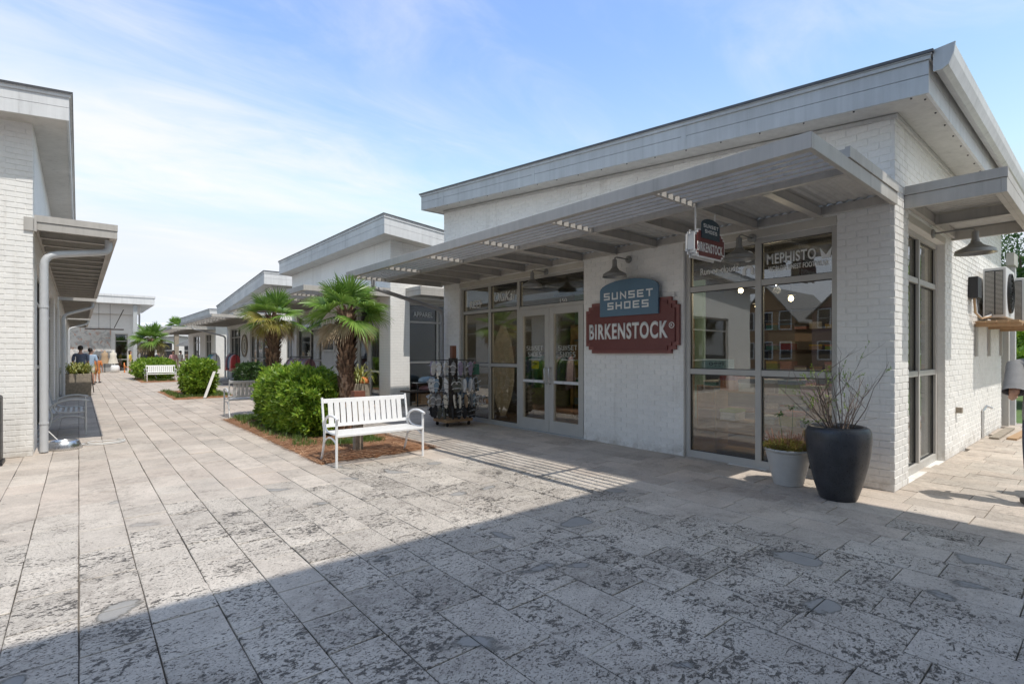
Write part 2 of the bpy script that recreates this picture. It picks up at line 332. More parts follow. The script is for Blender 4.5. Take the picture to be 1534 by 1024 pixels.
# ------------------------------------------------------------------ mesh helpers
ORG = {}
def setp(o, label=None, cat=None, group=None, kind=None):
    if label: o['label'] = label
    if cat: o['category'] = cat
    if group: o['group'] = group
    if kind: o['kind'] = kind
    return o
def thing(name, label, cat, loc=(0, 0, 0), rz=0.0, group=None, kind=None):
    o = bpy.data.objects.new(name, None); col.objects.link(o); o.location = loc; o.rotation_euler = (0, 0, rz)
    o.empty_display_size = 0.1
    ORG[o.name] = Vector(loc); return setp(o, label, cat, group, kind)
class MB:
    def __init__(s): s.v = []; s.f = []
    def add(s, vs, fs):
        b = len(s.v); s.v += [tuple(p) for p in vs]; s.f += [tuple(b + i for i in f) for f in fs]; return s
    def hexa(s, p):      # p: bottom 4 (ccw), top 4
        return s.add(p, [(3, 2, 1, 0), (4, 5, 6, 7), (0, 1, 5, 4), (1, 2, 6, 5), (2, 3, 7, 6), (3, 0, 4, 7)])
    def box(s, x0, x1, y0, y1, z0, z1):
        return s.hexa([(x0, y0, z0), (x1, y0, z0), (x1, y1, z0), (x0, y1, z0), (x0, y0, z1), (x1, y0, z1), (x1, y1, z1), (x0, y1, z1)])
    def tube(s, pts, r, n=8, cap=True, flat=None):
        P = [Vector(p) for p in pts]; rs = r if isinstance(r, (list, tuple)) else [r] * len(P)
        b = len(s.v); up = Vector((0, 0, 1))
        d0 = (P[1] - P[0]).normalized(); a = d0.cross(up)
        if a.length < 1e-3: a = d0.cross(Vector((0, 1, 0)))
        a.normalize()
        for i, p in enumerate(P):
            d = (P[min(i + 1, len(P) - 1)] - P[max(i - 1, 0)])
            d.normalize(); a = (a - d * a.dot(d)).normalized(); c = d.cross(a)
            for k in range(n):
                t = 2 * math.pi * (k + 0.5) / n
                fy = flat if flat else 1.0
                s.v.append(tuple(p + (a * math.cos(t) + c * math.sin(t) * fy) * rs[i]))
        for i in range(len(P) - 1):
            for k in range(n):
                k2 = (k + 1) % n
                s.f.append((b + i * n + k, b + i * n + k2, b + (i + 1) * n + k2, b + (i + 1) * n + k))
        if cap:
            s.f.append(tuple(b + k for k in range(n))[::-1]); s.f.append(tuple(b + (len(P) - 1) * n + k for k in range(n)))
        return s
    def lathe(s, cx, cy, prof, n=24, axis='z'):
        b = len(s.v)
        for (r, z) in prof:
            for k in range(n):
                t = 2 * math.pi * k / n; s.v.append((cx + r * math.cos(t), cy + r * math.sin(t), z))
        for i in range(len(prof) - 1):
            for k in range(n):
                k2 = (k + 1) % n; s.f.append((b + i * n + k, b + i * n + k2, b + (i + 1) * n + k2, b + (i + 1) * n + k))
        return s
    def prism(s, pts2, F, n0, n1):   # polygon in facade coordinates (u,z), from depth n0 to n1
        b = len(s.v); N = len(pts2)
        for n in (n0, n1):
            for (u, z) in pts2: s.v.append(F.p(u, n, z))
        s.f.append(tuple(b + i for i in range(N))); s.f.append(tuple(b + N + i for i in range(N))[::-1])
        for i in range(N):
            j = (i + 1) % N; s.f.append((b + i, b + N + i, b + N + j, b + j))
        return s
    def build(s, name, material, parent=None, smooth=False, bevel=0.0, local=False, kind=None, label=None, fix=True):
        me = bpy.data.meshes.new(name)
        off = Vector((0, 0, 0))
        if parent is not None and not local: off = ORG.get(parent.name, Vector((0, 0, 0)))
        if off.length > 0: vs = [(x - off.x, y - off.y, z - off.z) for x, y, z in s.v]
        else: vs = s.v
        me.from_pydata(vs, [], s.f); me.validate()
        if fix and len(s.f) < 60000:
            bm = bmesh.new(); bm.from_mesh(me); bmesh.ops.recalc_face_normals(bm, faces=bm.faces); bm.to_mesh(me); bm.free()
        me.materials.append(material if not isinstance(material, str) else M[material])
        if smooth:
            me.polygons.foreach_set('use_smooth', [True] * len(me.polygons))
        o = bpy.data.objects.new(name, me); col.objects.link(o)
        if parent is not None: o.parent = parent; ORG[o.name] = off
        else: ORG[o.name] = Vector((0, 0, 0))
        if smooth and smooth != 'all':
            try:
                bm = bmesh.new(); bm.from_mesh(me)
                for e in bm.edges:
                    if len(e.link_faces) == 2 and e.calc_face_angle(0) > R(38): e.smooth = False
                bm.to_mesh(me); bm.free()
            except Exception: pass
        if bevel:
            md = o.modifiers.new('bevel', 'BEVEL'); md.width = bevel; md.segments = 2; md.limit_method = 'ANGLE'; md.angle_limit = R(40)
        if kind: o['kind'] = kind
        if label: o['label'] = label
        return o
def ch(o): return [c for c in list(o.children)]
def copy_tree(o, parent=None, loc=None, rz=None, label=None):
    c = o.copy(); col.objects.link(c); c.parent = parent
    ORG[c.name] = ORG.get(o.name, Vector((0, 0, 0)))
    if loc is not None: c.location = loc; ORG[c.name] = Vector(loc)
    if rz is not None: c.rotation_euler = (0, 0, rz)
    if label: c['label'] = label
    for k in ch(o): copy_tree(k, c)
    return c
class Face:      # a facade: u runs along it, n points outwards
    def __init__(s, o, u, n): s.o = o; s.u = u; s.nn = n
    def p(s, u, n, z): return (s.o[0] + s.u[0] * u + s.nn[0] * n, s.o[1] + s.u[1] * u + s.nn[1] * n, z)
    def box(s, mb, u0, u1, n0, n1, z0, z1, z1b=None):
        zb = z1 if z1b is None else z1b
        return mb.hexa([s.p(u0, n0, z0), s.p(u1, n0, z0), s.p(u1, n1, z0), s.p(u0, n1, z0), s.p(u0, n0, z1), s.p(u1, n0, zb), s.p(u1, n1, zb), s.p(u0, n1, z1)])
def FW(x): return Face((x, 0), (0, 1), (-1, 0))      # faces -X, u = Y
def FE(x): return Face((x, 0), (0, 1), (1, 0))       # faces +X, u = Y
def FS(y): return Face((0, y), (1, 0), (0, -1))      # faces -Y, u = X

# lettering
def text_obj(txt, F, uc, zc, w, h, n, material, parent, name='lettering', bold=0.0, shear=0.0, depth=0.004, rot=0.0, mirror=False):
    cu = bpy.data.curves.new('t', 'FONT'); cu.body = txt; cu.align_x = 'CENTER'; cu.align_y = 'CENTER'
    cu.size = 1; cu.offset = bold * .55; cu.space_character = 1.0 + bold * 2.6; cu.shear = shear; cu.extrude = 0.0; cu.resolution_u = 5
    to = bpy.data.objects.new('t', cu); col.objects.link(to)
    bpy.context.view_layer.update()
    me = bpy.data.meshes.new_from_object(to.evaluated_get(bpy.context.evaluated_depsgraph_get()))
    bpy.data.objects.remove(to)
    vs = np.array([v.co[:] for v in me.vertices]); mn_, mx_ = vs.min(0), vs.max(0)
    vs[:, 0] = (vs[:, 0] - (mn_[0] + mx_[0]) / 2) / (mx_[0] - mn_[0]) * w
    vs[:, 1] = (vs[:, 1] - (mn_[1] + mx_[1]) / 2) / (mx_[1] - mn_[1]) * h
    if mirror: vs[:, 0] *= -1
    if rot:
        c_, s_ = math.cos(rot), math.sin(rot); x = vs[:, 0] * c_ - vs[:, 1] * s_; y = vs[:, 0] * s_ + vs[:, 1] * c_; vs[:, 0] = x; vs[:, 1] = y
    # viewer's right along the facade
    d = Vector((-F.nn[0], -F.nn[1], 0)); r = d.cross(Vector((0, 0, 1))); sg = 1 if (r.x * F.u[0] + r.y * F.u[1]) > 0 else -1
    off = ORG.get(parent.name, Vector((0, 0, 0))) if parent else Vector((0, 0, 0))
    out = [Vector(F.p(uc + sg * x, n, zc + y)) - off for x, y in vs[:, :2]]
    for v, q in zip(me.vertices, out): v.co = q
    if depth > 0.0:
        bm = bmesh.new(); bm.from_mesh(me); fs = list(bm.faces)
        bmesh.ops.recalc_face_normals(bm, faces=fs)
        nv = Vector((F.nn[0], F.nn[1], 0))
        ext = bmesh.ops.extrude_face_region(bm, geom=fs)
        vv = [g for g in ext['geom'] if isinstance(g, bmesh.types.BMVert)]
        bmesh.ops.translate(bm, verts=vv, vec=nv * depth)
        bmesh.ops.recalc_face_normals(bm, faces=bm.faces); bm.to_mesh(me); bm.free()
    me.materials.clear(); me.materials.append(M[material] if isinstance(material, str) else material)
    me.name = name; o = bpy.data.objects.new(name, me); col.objects.link(o)
    if parent: o.parent = parent; ORG[o.name] = off
    return o
GL = {'S': [[(1, 1), (0, 1), (0, .52), (1, .48), (1, 0), (0, 0)]], 'U': [[(0, 1), (0, 0), (1, 0), (1, 1)]], 'N': [[(0, 0), (0, 1), (1, 0), (1, 1)]],
      'E': [[(1, 1), (0, 1), (0, 0), (1, 0)], [('b', .5)]], 'T': [[(0, 1), (1, 1)], [('s', .5)]], 'H': [[(0, 0), (0, 1)], [(1, 0), (1, 1)], [('m', .5)]],
      'O': [[(0, 0), (0, 1), (1, 1), (1, 0), (0, 0)]]}
def block_text(txt, F, uc, zc, w, h, n, material, parent, sw=0.2, depth=0.006, name='lettering'):
    d = Vector((-F.nn[0], -F.nn[1], 0)); r = d.cross(Vector((0, 0, 1))); sg = 1 if (r.x * F.u[0] + r.y * F.u[1]) > 0 else -1
    N = len(txt); gap = 0.38; cw = w / (N + (N - 1) * gap); t = h * sw; mb = MB()
    def P(x, y): return (uc + sg * (x - w / 2), zc - h / 2 + y)
    def rect(x0, y0, x1, y1): mb.prism([P(x0, y0), P(x1, y0), P(x1, y1), P(x0, y1)], F, n, n + depth)
    for i, chh in enumerate(txt):
        x0 = i * cw * (1 + gap)
        for st in GL[chh]:
            if isinstance(st[0][0], str):
                k = st[0][0]
                if k == 'b': rect(x0 + t, h / 2 - t / 2, x0 + cw * .9, h / 2 + t / 2)
                elif k == 's': rect(x0 + cw / 2 - t / 2, 0, x0 + cw / 2 + t / 2, h - t)
                else: rect(x0 + t, h / 2 - t / 2, x0 + cw - t, h / 2 + t / 2)
                continue
            pts = [Vector((x0 + t / 2 + px * (cw - t), t / 2 + py * (h - t))) for px, py in st]
            closed = (pts[0] - pts[-1]).length < 1e-6
            if not closed:
                a = (pts[0] - pts[1]).normalized(); pts[0] = pts[0] + a * t / 2
                b = (pts[-1] - pts[-2]).normalized(); pts[-1] = pts[-1] + b * t / 2
            L, Rr = [], []
            m_ = len(pts)
            for j, p in enumerate(pts):
                if closed and j in (0, m_ - 1): d0 = (pts[-1] - pts[-2]).normalized(); d1 = (pts[1] - pts[0]).normalized()
                elif j == 0: d0 = d1 = (pts[1] - pts[0]).normalized()
                elif j == m_ - 1: d0 = d1 = (pts[-1] - pts[-2]).normalized()
                else: d0 = (p - pts[j - 1]).normalized(); d1 = (pts[j + 1] - p).normalized()
                n0 = Vector((-d0.y, d0.x)); n1 = Vector((-d1.y, d1.x)); b = (n0 + n1)
                b.normalize(); q = t / 2 / max(0.45, b.dot(n0))
                L.append(p + b * q); Rr.append(p - b * q)
            for j in range(m_ - 1):
                mb.prism([P(*L[j]), P(*L[j + 1]), P(*Rr[j + 1]), P(*Rr[j])], F, n, n + depth)
    return mb.build(name, material, parent)

# ------------------------------------------------------------------ ground and paving
MB().box(-400, 400, -300, 500, -0.6, -0.06).build('ground', 'ground', kind='structure')
lw = MB().box(15.2, 120, -60, 120, -0.2, -0.03).build('lawn', 'lawn', kind='structure')
BLD = [(6.6, 14.6, 1.45, 10.65), (6.6, 14.6, 13.2, 22.1), (6.6, 15, 24.9, 34.5), (6.6, 15, 37.3, 48.7), (-9, -0.36, 10.1, 22.1), (-9, -0.36, 22.9, 34.6), (-9, -0.36, 35.6, 47), (-9, 4, 52.7, 62)]
BEDS = [(2.5, 4.35, 7.0, 13.0), (2.45, 4.25, 19.75, 24.2), (2.5, 4.1, 32.6, 38.6)]
def inrect(x, y, L, pad=0.0): return any(a + pad < x < b - pad and c + pad < y < d - pad for a, b, c, d in L)
pav = MB().box(-14, 15.2, -6, 64, -0.3, -0.022).build('pavement', 'joint', kind='structure')
tiles = []
x = 0.0; xs = []
rr = random.Random(11)
while x < 15.2: w = rr.choice([0.30, 0.305, 0.34, 0.31, 0.33]); xs.append((x, x + w)); x += w
x = 0.0
while x > -9: w = rr.choice([0.30, 0.28, 0.31, 0.33]); xs.append((x - w, x)); x -= w
for (xa, xb) in xs:
    y = -2 - rr.random() * 0.6
    while y < 55:
        L = rr.choice([0.46, 0.61, 0.50, 0.61, 0.40, 0.61, 0.46]);
        ya, yb = y, y + L; y = yb
        xc, yc = (xa + xb) / 2, (ya + yb) / 2
        if inrect(xc, yc, BLD, 0.25): continue
        if inrect(xa, ya, BEDS) and inrect(xb, yb, BEDS): continue
        if xc > 6.9 and yc > 12 and yc < 50 and not inrect(xc, yc, [(6.9, 12, 10.5, 13.3), (6.9, 12, 22, 25), (6.9, 12, 34.5, 37.4)]): continue
        # pitting: strong in the near field, mild beyond
        edge = 5.85 + 0.35 * math.sin(xc * 1.7)
        if xc < 2.6: pit = 1.0 if yc < edge else (0.62 if yc < edge + 0.7 else 0.36)
        else: pit = 1.0 if yc < 6.6 - 0.16 * (xc - 2.6) else 0.36
        if xc > 4.55: pit = 0.45 if yc < 3.3 or xc > 5.1 else 0.62
        if xc > 6.1: pit = 0.22
        if yc > 2.3 and 5.0 < xc: pit = min(pit, 0.30)
        if xc > 4.55 and yc < 1.2: pit = 0.75 if xc < 5.6 else 0.5
        pit += rr.uniform(-0.16, 0.16) + (rr.uniform(-0.35, 0.0) if rr.random() < 0.25 else 0) + (0.12 if yc < 3 and xc < 4.6 else 0)
        tone = rr.random()
        q = proj(xc, yc, 0); sz = 0
        if q and -60 < q[0] < 1594 and q[1] < 1090: sz = 1 / q[2] ** 2 * (xb - xa) * L
        tiles.append((sz, xa, xb, ya, yb, pit, tone))
tiles.sort(reverse=True)
def tile_geo(mb, pa, ta, t):
    sz, xa, xb, ya, yb, pit, tone = t
    g = 0.0020 + rr.random() * 0.0012; dz = rr.uniform(-0.003, 0.0022); c = 0.0045
    xa += g + rr.uniform(-.0012, .0018); xb -= g + rr.uniform(-.0012, .0018); ya += g; yb -= g
    j = lambda: rr.uniform(-0.0015, 0.0015)
    near = sz > 0.002
    n = len(mb.f)
    A = [(xa, ya), (xb, ya), (xb, yb), (xa, yb)]
    B = [(xa + c, ya + c), (xb - c, ya + c), (xb - c, yb - c), (xa + c, yb - c)]
    tilt = rr.uniform(-0.0012, 0.0012)
    mb.add([(a, b, -0.024) for a, b in A] + [(a + j(), b + j(), dz - c * 0.7) for a, b in A] + [(a, b, dz + tilt * (1 if i in (0, 1) else -1)) for i, (a, b) in enumerate(B)],
           [(8, 9, 10, 11)] + [(i, (i + 1) % 4, (i + 1) % 4 + 4, i + 4) for i in range(4)] + [(i + 4, (i + 1) % 4 + 4, (i + 1) % 4 + 8, i + 8) for i in range(4)])
    k = len(mb.f) - n; pa += [pit] * k; ta += [tone] * k
def paver_obj(name, ts, kind=None):
    mb = MB(); pa = []; ta = []
    for t in ts: tile_geo(mb, pa, ta, t)
    me = bpy.data.meshes.new(name); me.from_pydata(mb.v, [], mb.f); me.materials.append(M['paver'])
    a = me.attributes.new('pit', 'FLOAT', 'FACE'); a.data.foreach_set('value', pa)
    a = me.attributes.new('tone', 'FLOAT', 'FACE'); a.data.foreach_set('value', ta)
    o = bpy.data.objects.new(name, me); col.objects.link(o); o.parent = pav
    if kind: o['kind'] = kind
for t in tiles[:300]: paver_obj('paver', [t])
paver_obj('paver_field', tiles[300:], 'stuff')

# ------------------------------------------------------------------ brick facades
BH, BL = 0.078, 0.213
def brick_cells(F, u0, u1, z0, z1f, holes, phase=0.0):
    out = []; n = 0; z = 0.0
    ztop = max(z1f(u0), z1f(u1))
    while z < ztop:
        off = (n % 2) * BL / 2 + phase; k = math.floor((u0 - off) / BL)
        while k * BL + off < u1:
            a = max(u0, k * BL + off + 0.005); b = min(u1, (k + 1) * BL + off - 0.005); k += 1
            if b - a < 0.03: continue
            za, zb = z + 0.005, z + BH - 0.005
            if zb < z0 or zb > min(z1f(a), z1f(b)): continue
            segs = [(a, b)]
            for (h0, h1, g0, g1) in holes:
                if zb > g0 and za < g1:
                    ns = []
                    for s0, s1 in segs:
                        if h1 <= s0 or h0 >= s1: ns.append((s0, s1)); continue
                        if s0 < h0: ns.append((s0, h0))
                        if s1 > h1: ns.append((h1, s1))
                    segs = ns
            for s0, s1 in segs:
                if s1 - s0 > 0.025: out.append((F, s0, s1, max(za, z0), zb))
        z += BH; n += 1
    return out
_bm = {}
def lay_bricks(root, cells, nsingle=300, rs=random.Random(5)):
    sc = []
    for c in cells:
        F, a, b, za, zb = c; X, Y, Z = F.p((a + b) / 2, 0, (za + zb) / 2); q = proj(X, Y, Z)
        s = 0
        if q and -10 < q[0] < 1544 and -10 < q[1] < 1034: s = 1 / q[2] ** 2 * (0.3 + (b - a))
        sc.append((s, rs.random(), c))
    sc.sort(key=lambda t: (-t[0], t[1])); off = ORG[root.name]; rest = MB()
    for i, (s, _, (F, a, b, za, zb)) in enumerate(sc):
        pr = rs.uniform(-0.0015, 0.002)
        if i < nsingle and s > 0:
            key = (round((b - a) / 0.005), round((zb - za) / 0.004), F.nn, rs.randrange(2))
            if key not in _bm:
                L = b - a; H = zb - za; mb = MB(); e = 0.003; j = lambda: rs.uniform(-0.001, 0.001)
                G = Face((0, 0), F.u, F.nn); pts = [(-L / 2, -H / 2), (L / 2, -H / 2), (L / 2, H / 2), (-L / 2, H / 2)]
                vs = [G.p(u + j(), -0.016, z) for u, z in pts] + [G.p(u + j(), -0.002, z + j()) for u, z in pts] + [G.p(u * (1 - 2 * e / L), 0.0, z * (1 - 2 * e / H)) for u, z in pts]
                mb.add(vs, [(8, 9, 10, 11)] + [(k, (k + 1) % 4, (k + 1) % 4 + 4, k + 4) for k in range(4)] + [(k + 4, (k + 1) % 4 + 4, (k + 1) % 4 + 8, k + 8) for k in range(4)])
                me = bpy.data.meshes.new('brick'); me.from_pydata(mb.v, [], mb.f)
                bm = bmesh.new(); bm.from_mesh(me); bmesh.ops.recalc_face_normals(bm, faces=bm.faces)
                fr = [f for f in bm.faces if abs(f.normal.dot(Vector((F.nn[0], F.nn[1], 0)))) > 0.95]
                if fr and fr[0].normal.dot(Vector((F.nn[0], F.nn[1], 0))) < 0: bmesh.ops.reverse_faces(bm, faces=bm.faces)
                bm.to_mesh(me); bm.free(); me.materials.append(M['brick']); _bm[key] = me
            o = bpy.data.objects.new('brick', _bm[key]); col.objects.link(o); o.parent = root
            o.location = Vector(F.p((a + b) / 2, pr, (za + zb) / 2)) - off
        else:
            e = 0.003; p = [F.p(a, -0.012, za), F.p(b, -0.012, za), F.p(b, -0.012, zb), F.p(a, -0.012, zb)]
            q = [F.p(a + e, pr, za + e), F.p(b - e, pr, za + e), F.p(b - e, pr, zb - e), F.p(a + e, pr, zb - e)]
            rest.add(p + q, [(4, 5, 6, 7), (0, 1, 5, 4), (1, 2, 6, 5), (2, 3, 7, 6), (3, 0, 4, 7)])
    if rest.v: rest.build('brickwork', 'brick', root, kind='stuff')
def wall_slab(root, F, u0, u1, z1f, holes, thick=0.22, material='brick', name='wall', n_out=-0.006, z0=-0.03):
    mb = MB(); us = sorted(set([u0, u1] + [h for x in holes for h in x[:2] if u0 < h < u1]))
    for a, b in zip(us[:-1], us[1:]):
        hs = sorted([(g0, g1) for h0, h1, g0, g1 in holes if h0 <= a + 1e-6 and h1 >= b - 1e-6])
        z = z0
        for g0, g1 in hs:
            if g0 > z + 0.01: F.box(mb, a, b, n_out, n_out - thick, z, g0)
            z = g1
        F.box(mb, a, b, n_out, n_out - thick, z, z1f(a), z1f(b))
    return mb.build(name, material, root)
def window(root, F, u0, u1, z0, z1, mull, rails, fw=0.055, recess=0.07, name='window', extra=None, sill=True, mw=0.05, panes=True, skip=()):
    """storefront glazing: outer frame and bars as the part, each pane its own sub-part"""
    mb = MB(); d0, d1 = -recess, -recess - 0.10
    F.box(mb, u0, u0 + fw, d0, d1, z0, z1); F.box(mb, u1 - fw, u1, d0, d1, z0, z1)
    F.box(mb, u0 + fw, u1 - fw, d0, d1, z1 - fw, z1); F.box(mb, u0 + fw, u1 - fw, d0, d1, z0, z0 + fw * 1.5)
    us = [u0 + fw] + [m for m in mull] + [u1 - fw]
    for m in mull: F.box(mb, m - mw / 2, m + mw / 2, d0 + 0.004, d1, z0 + fw * 1.5, z1 - fw)
    cols = []; prev = u0 + fw
    for m in mull: cols.append((prev, m - mw / 2)); prev = m + mw / 2
    cols.append((prev, u1 - fw))
    cells = []
    for ci, (a, b) in enumerate(cols):
        rl = rails if not isinstance(rails, dict) else rails.get(ci, [])
        z = z0 + fw * 1.5
        for r in rl:
            F.box(mb, a, b, d0 - 0.004, d1, r - mw / 2, r + mw / 2)
            cells.append((a, b, z, r - mw / 2, ci)); z = r + mw / 2
        cells.append((a, b, z, z1 - fw, ci))
    w = mb.build(name, 'frame', root, bevel=0.003)
    if panes:
        for i, (a, b, za, zb, ci) in enumerate(cells):
            if ci in skip: continue
            g = MB(); F.box(g, a - 0.004, b + 0.004, d0 - 0.045, d0 - 0.055, za - 0.004, zb + 0.004); g.build('pane', 'glass', w)
            k = MB(); t = 0.009
            F.box(k, a, a + t, d0 - 0.03, d0 - 0.045, za, zb); F.box(k, b - t, b, d0 - 0.03, d0 - 0.045, za, zb)
            F.box(k, a + t, b - t, d0 - 0.03, d0 - 0.045, za, za + t); F.box(k, a + t, b - t, d0 - 0.03, d0 - 0.045, zb - t, zb)
            k.build('gasket', 'gasket', w)
    return w
def door_leaf(root, F, u0, u1, z1, hinge_left, recess=0.07, midrail=0.96, handle=True):
    mb = MB(); d0, d1 = -recess + 0.006, -recess - 0.06; st = 0.115; z0 = 0.012
    F.box(mb, u0, u0 + st, d0, d1, z0, z1); F.box(mb, u1 - st, u1, d0, d1, z0, z1)
    F.box(mb, u0 + st, u1 - st, d0, d1, z0, z0 + 0.22); F.box(mb, u0 + st, u1 - st, d0, d1, z1 - 0.13, z1)
    dr = mb.build('door', 'frame', root, bevel=0.003)
    for za, zb in ((z0 + 0.22, midrail - 0.025), (midrail + 0.025, z1 - 0.13)):
        g = MB(); F.box(g, u0 + st - .004, u1 - st + .004, d0 - 0.03, d0 - 0.04, za - .004, zb + .004); g.build('pane', 'glass', dr)
    k = MB(); F.box(k, u0 + st, u1 - st, d0 - 0.008, d1 + 0.01, midrail - 0.025, midrail + 0.025); k.build('push_bar', 'fascia_white', dr)
    if handle:
        uh = (u0 + st / 2) if not hinge_left else (u1 - st / 2)
        pts = [F.p(uh, -recess + 0.006, 0.93), F.p(uh, 0.0, 0.93), F.p(uh, 0.02, 0.96), F.p(uh, 0.02, 1.20), F.p(uh, 0.0, 1.23), F.p(uh, -recess + 0.006, 1.23)]
        MB().tube(pts, 0.013, 8).build('handle', 'steel', dr, smooth=True)
    return dr
def roof_slab(root, x0, x1, y0, y1, zf, th=0.40, mats=('fascia', 'fascia_white', 'fascia_white', 'fascia'), soffit='soffit', cap=0.03):
    """mono-pitch roof: deck, soffit and stepped fascia boards; zf(x,y) is the underside.  mats: west, south, east, north"""
    i = 0.03
    mb = MB(); mb.hexa([(x0 + i, y0 + i, zf(x0, y0) + .012), (x1 - i, y0 + i, zf(x1, y0) + .012), (x1 - i, y1 - i, zf(x1, y1) + .012), (x0 + i, y1 - i, zf(x0, y1) + .012),
                        (x0 + i, y0 + i, zf(x0, y0) + th - .02), (x1 - i, y0 + i, zf(x1, y0) + th - .02), (x1 - i, y1 - i, zf(x1, y1) + th - .02), (x0 + i, y1 - i, zf(x0, y1) + th - .02)])
    rf = mb.build('roof', soffit, root)
    def strip(side, za, zb, out, th_, material, name):
        # a board along one eave, from za to zb above the underside, its face 'out' beyond the eave line
        m = MB(); o = out; q = o - th_
        if side == 'w': c = [(x0 - o, y0 - o), (x0 - q, y0 - q), (x0 - q, y1 + q), (x0 - o, y1 + o)]
        elif side == 's': c = [(x0 - o, y0 - o), (x1 + o, y0 - o), (x1 + q, y0 - q), (x0 - q, y0 - q)]
        elif side == 'e': c = [(x1 + q, y0 - q), (x1 + o, y0 - o), (x1 + o, y1 + o), (x1 + q, y1 + q)]
        else: c = [(x0 - q, y1 + q), (x1 + q, y1 + q), (x1 + o, y1 + o), (x0 - o, y1 + o)]
        cl = lambda a, lo, hi: min(max(a, lo), hi)
        m.hexa([(a, b, zf(cl(a, x0, x1), cl(b, y0, y1)) + za) for a, b in c] + [(a, b, zf(cl(a, x0, x1), cl(b, y0, y1)) + zb) for a, b in c])
        m.build(name, material, rf)
    for side, mt in zip('wsen', mats):
        strip(side, 0.0, th * .44, 0.0, 0.028, mt, 'fascia_board')
        strip(side, th * .44 + .006, th * .80, 0.0, 0.028, mt, 'fascia_board')
        strip(side, th * .80 + .002, th * .90, 0.018, 0.046, mt, 'fascia_trim')
        strip(side, th * .90 + .002, th - cap, 0.030, 0.058, mt, 'fascia_trim')
        strip(side, th - cap + .001, th, 0.042, 0.075, 'cap', 'roof_edge')
    for k in range(1, int((y1 - y0) / 3.05) + 1):
        yy = y0 + k * 3.05 - .4
        if yy < y1 - .3: m = MB(); m.box(x0 - .0035, x0 + .002, yy - .035, yy + .035, zf(x0, yy) + .004, zf(x0, yy) + th * .79); m.build('seam_cover', mats[0], rf)
    # standing seam roof sheet
    m = MB(); z = lambda a, b: zf(a, b) + th - .018
    m.hexa([(x0 - .02, y0 - .02, z(x0, y0)), (x1 + .02, y0 - .02, z(x1, y0)), (x1 + .02, y1 + .02, z(x1, y1)), (x0 - .02, y1 + .02, z(x0, y1)),
            (x0 - .02, y0 - .02, z(x0, y0) + .012), (x1 + .02, y0 - .02, z(x1, y0) + .012), (x1 + .02, y1 + .02, z(x1, y1) + .012), (x0 - .02, y1 + .02, z(x0, y1) + .012)])
    m.build('roof_sheet', 'fascia', rf)
    return rf
def canopy(root, F, u0, u1, depth, z0=3.10, z1=3.24, slat_from=None, beam=0.75, cross=1.5, deck=True, solid_to=None, lip=True, uend=True, wallp=0.0):
    """steel canopy; n is the distance out from the wall.  Frame is the part; beams, slats and deck are its sub-parts"""
    mb = MB(); t = 0.045
    F.box(mb, u0, u1, depth - t, depth, z0, z1)
    F.box(mb, u0, u0 + t, wallp, depth - t, z0 + .002, z1 - .002); F.box(mb, u1 - t, u1, wallp, depth - t, z0 + .002, z1 - .002)
    F.box(mb, u0 + t, u1 - t, wallp + 0.002, wallp + 0.047, z0 + .03, z1 - .004)
    # channel flanges
    F.box(mb, u0 + t, u1 - t, depth - t - .05, depth - t, z0 + .001, z0 + .010)
    c = mb.build('canopy', 'grey', root, bevel=0.004)
    ns = slat_from if slat_from else depth - t
    if slat_from:
        k = MB(); F.box(k, u0 + t, u1 - t, ns - .05, ns, z0 + .008, z1 - .01); k.build('purlin', 'grey', c)
    u = u0 + beam
    while u < u1 - 0.2:
        k = MB(); F.box(k, u - .022, u + .022, wallp + 0.05, ns - (.052 if slat_from else 0.002), z0 + .012, z1 - .012); F.box(k, u - .045, u + .045, wallp + .05, ns - (.052 if slat_from else .052), z0 + .004, z0 + .012); k.build('beam', 'grey', c); u += beam
    if slat_from:
        u = u0 + cross
        while u < u1 - 0.2:
            k = MB(); F.box(k, u - .02, u + .02, ns + .002, depth - t - .002, z0 + .012, z0 + .07); k.build('cross_bar', 'grey', c); u += cross
        n = ns + 0.085
        while n < depth - t - 0.04:
            k = MB(); F.box(k, u0 + t + .002, u1 - t - .002, n - .016, n + .016, z0 + .05, z0 + .125)
            k.build('slat', 'grey', c); n += 0.122
    if deck:
        # corrugated deck laid over the beams
        m = MB(); nn = int((u1 - u0) / 0.10); a, b = wallp + 0.004, ns + 0.02; zz_ = z1 + 0.006
        vs = []; fs = []
        for i in range(nn * 4 + 1):
            uu = u0 + 0.01 + (u1 - u0 - 0.02) * i / (nn * 4); h = (0, 0.018, 0.018, 0)[i % 4]
            vs += [F.p(uu, a, zz_ + h), F.p(uu, b, zz_ + h)]
            if i: k = 2 * i; fs.append((k - 2, k, k + 1, k - 1))
        m.add(vs, fs); m.build('deck', 'soffit', c)
        if lip:
            m = MB(); F.box(m, u0 - 0.012, u0 + 0.028, wallp + .01, ns + 0.05, z1 + 0.002, z1 + 0.10); F.box(m, u1 - 0.028, u1 + .012, wallp + .01, ns + .05, z1 + .002, z1 + .10)
            F.box(m, u0 + .03, u1 - .03, ns + 0.024, ns + 0.045, z1 + .004, z1 + 0.085); m.build('deck_rim', 'grey', c)
    return c
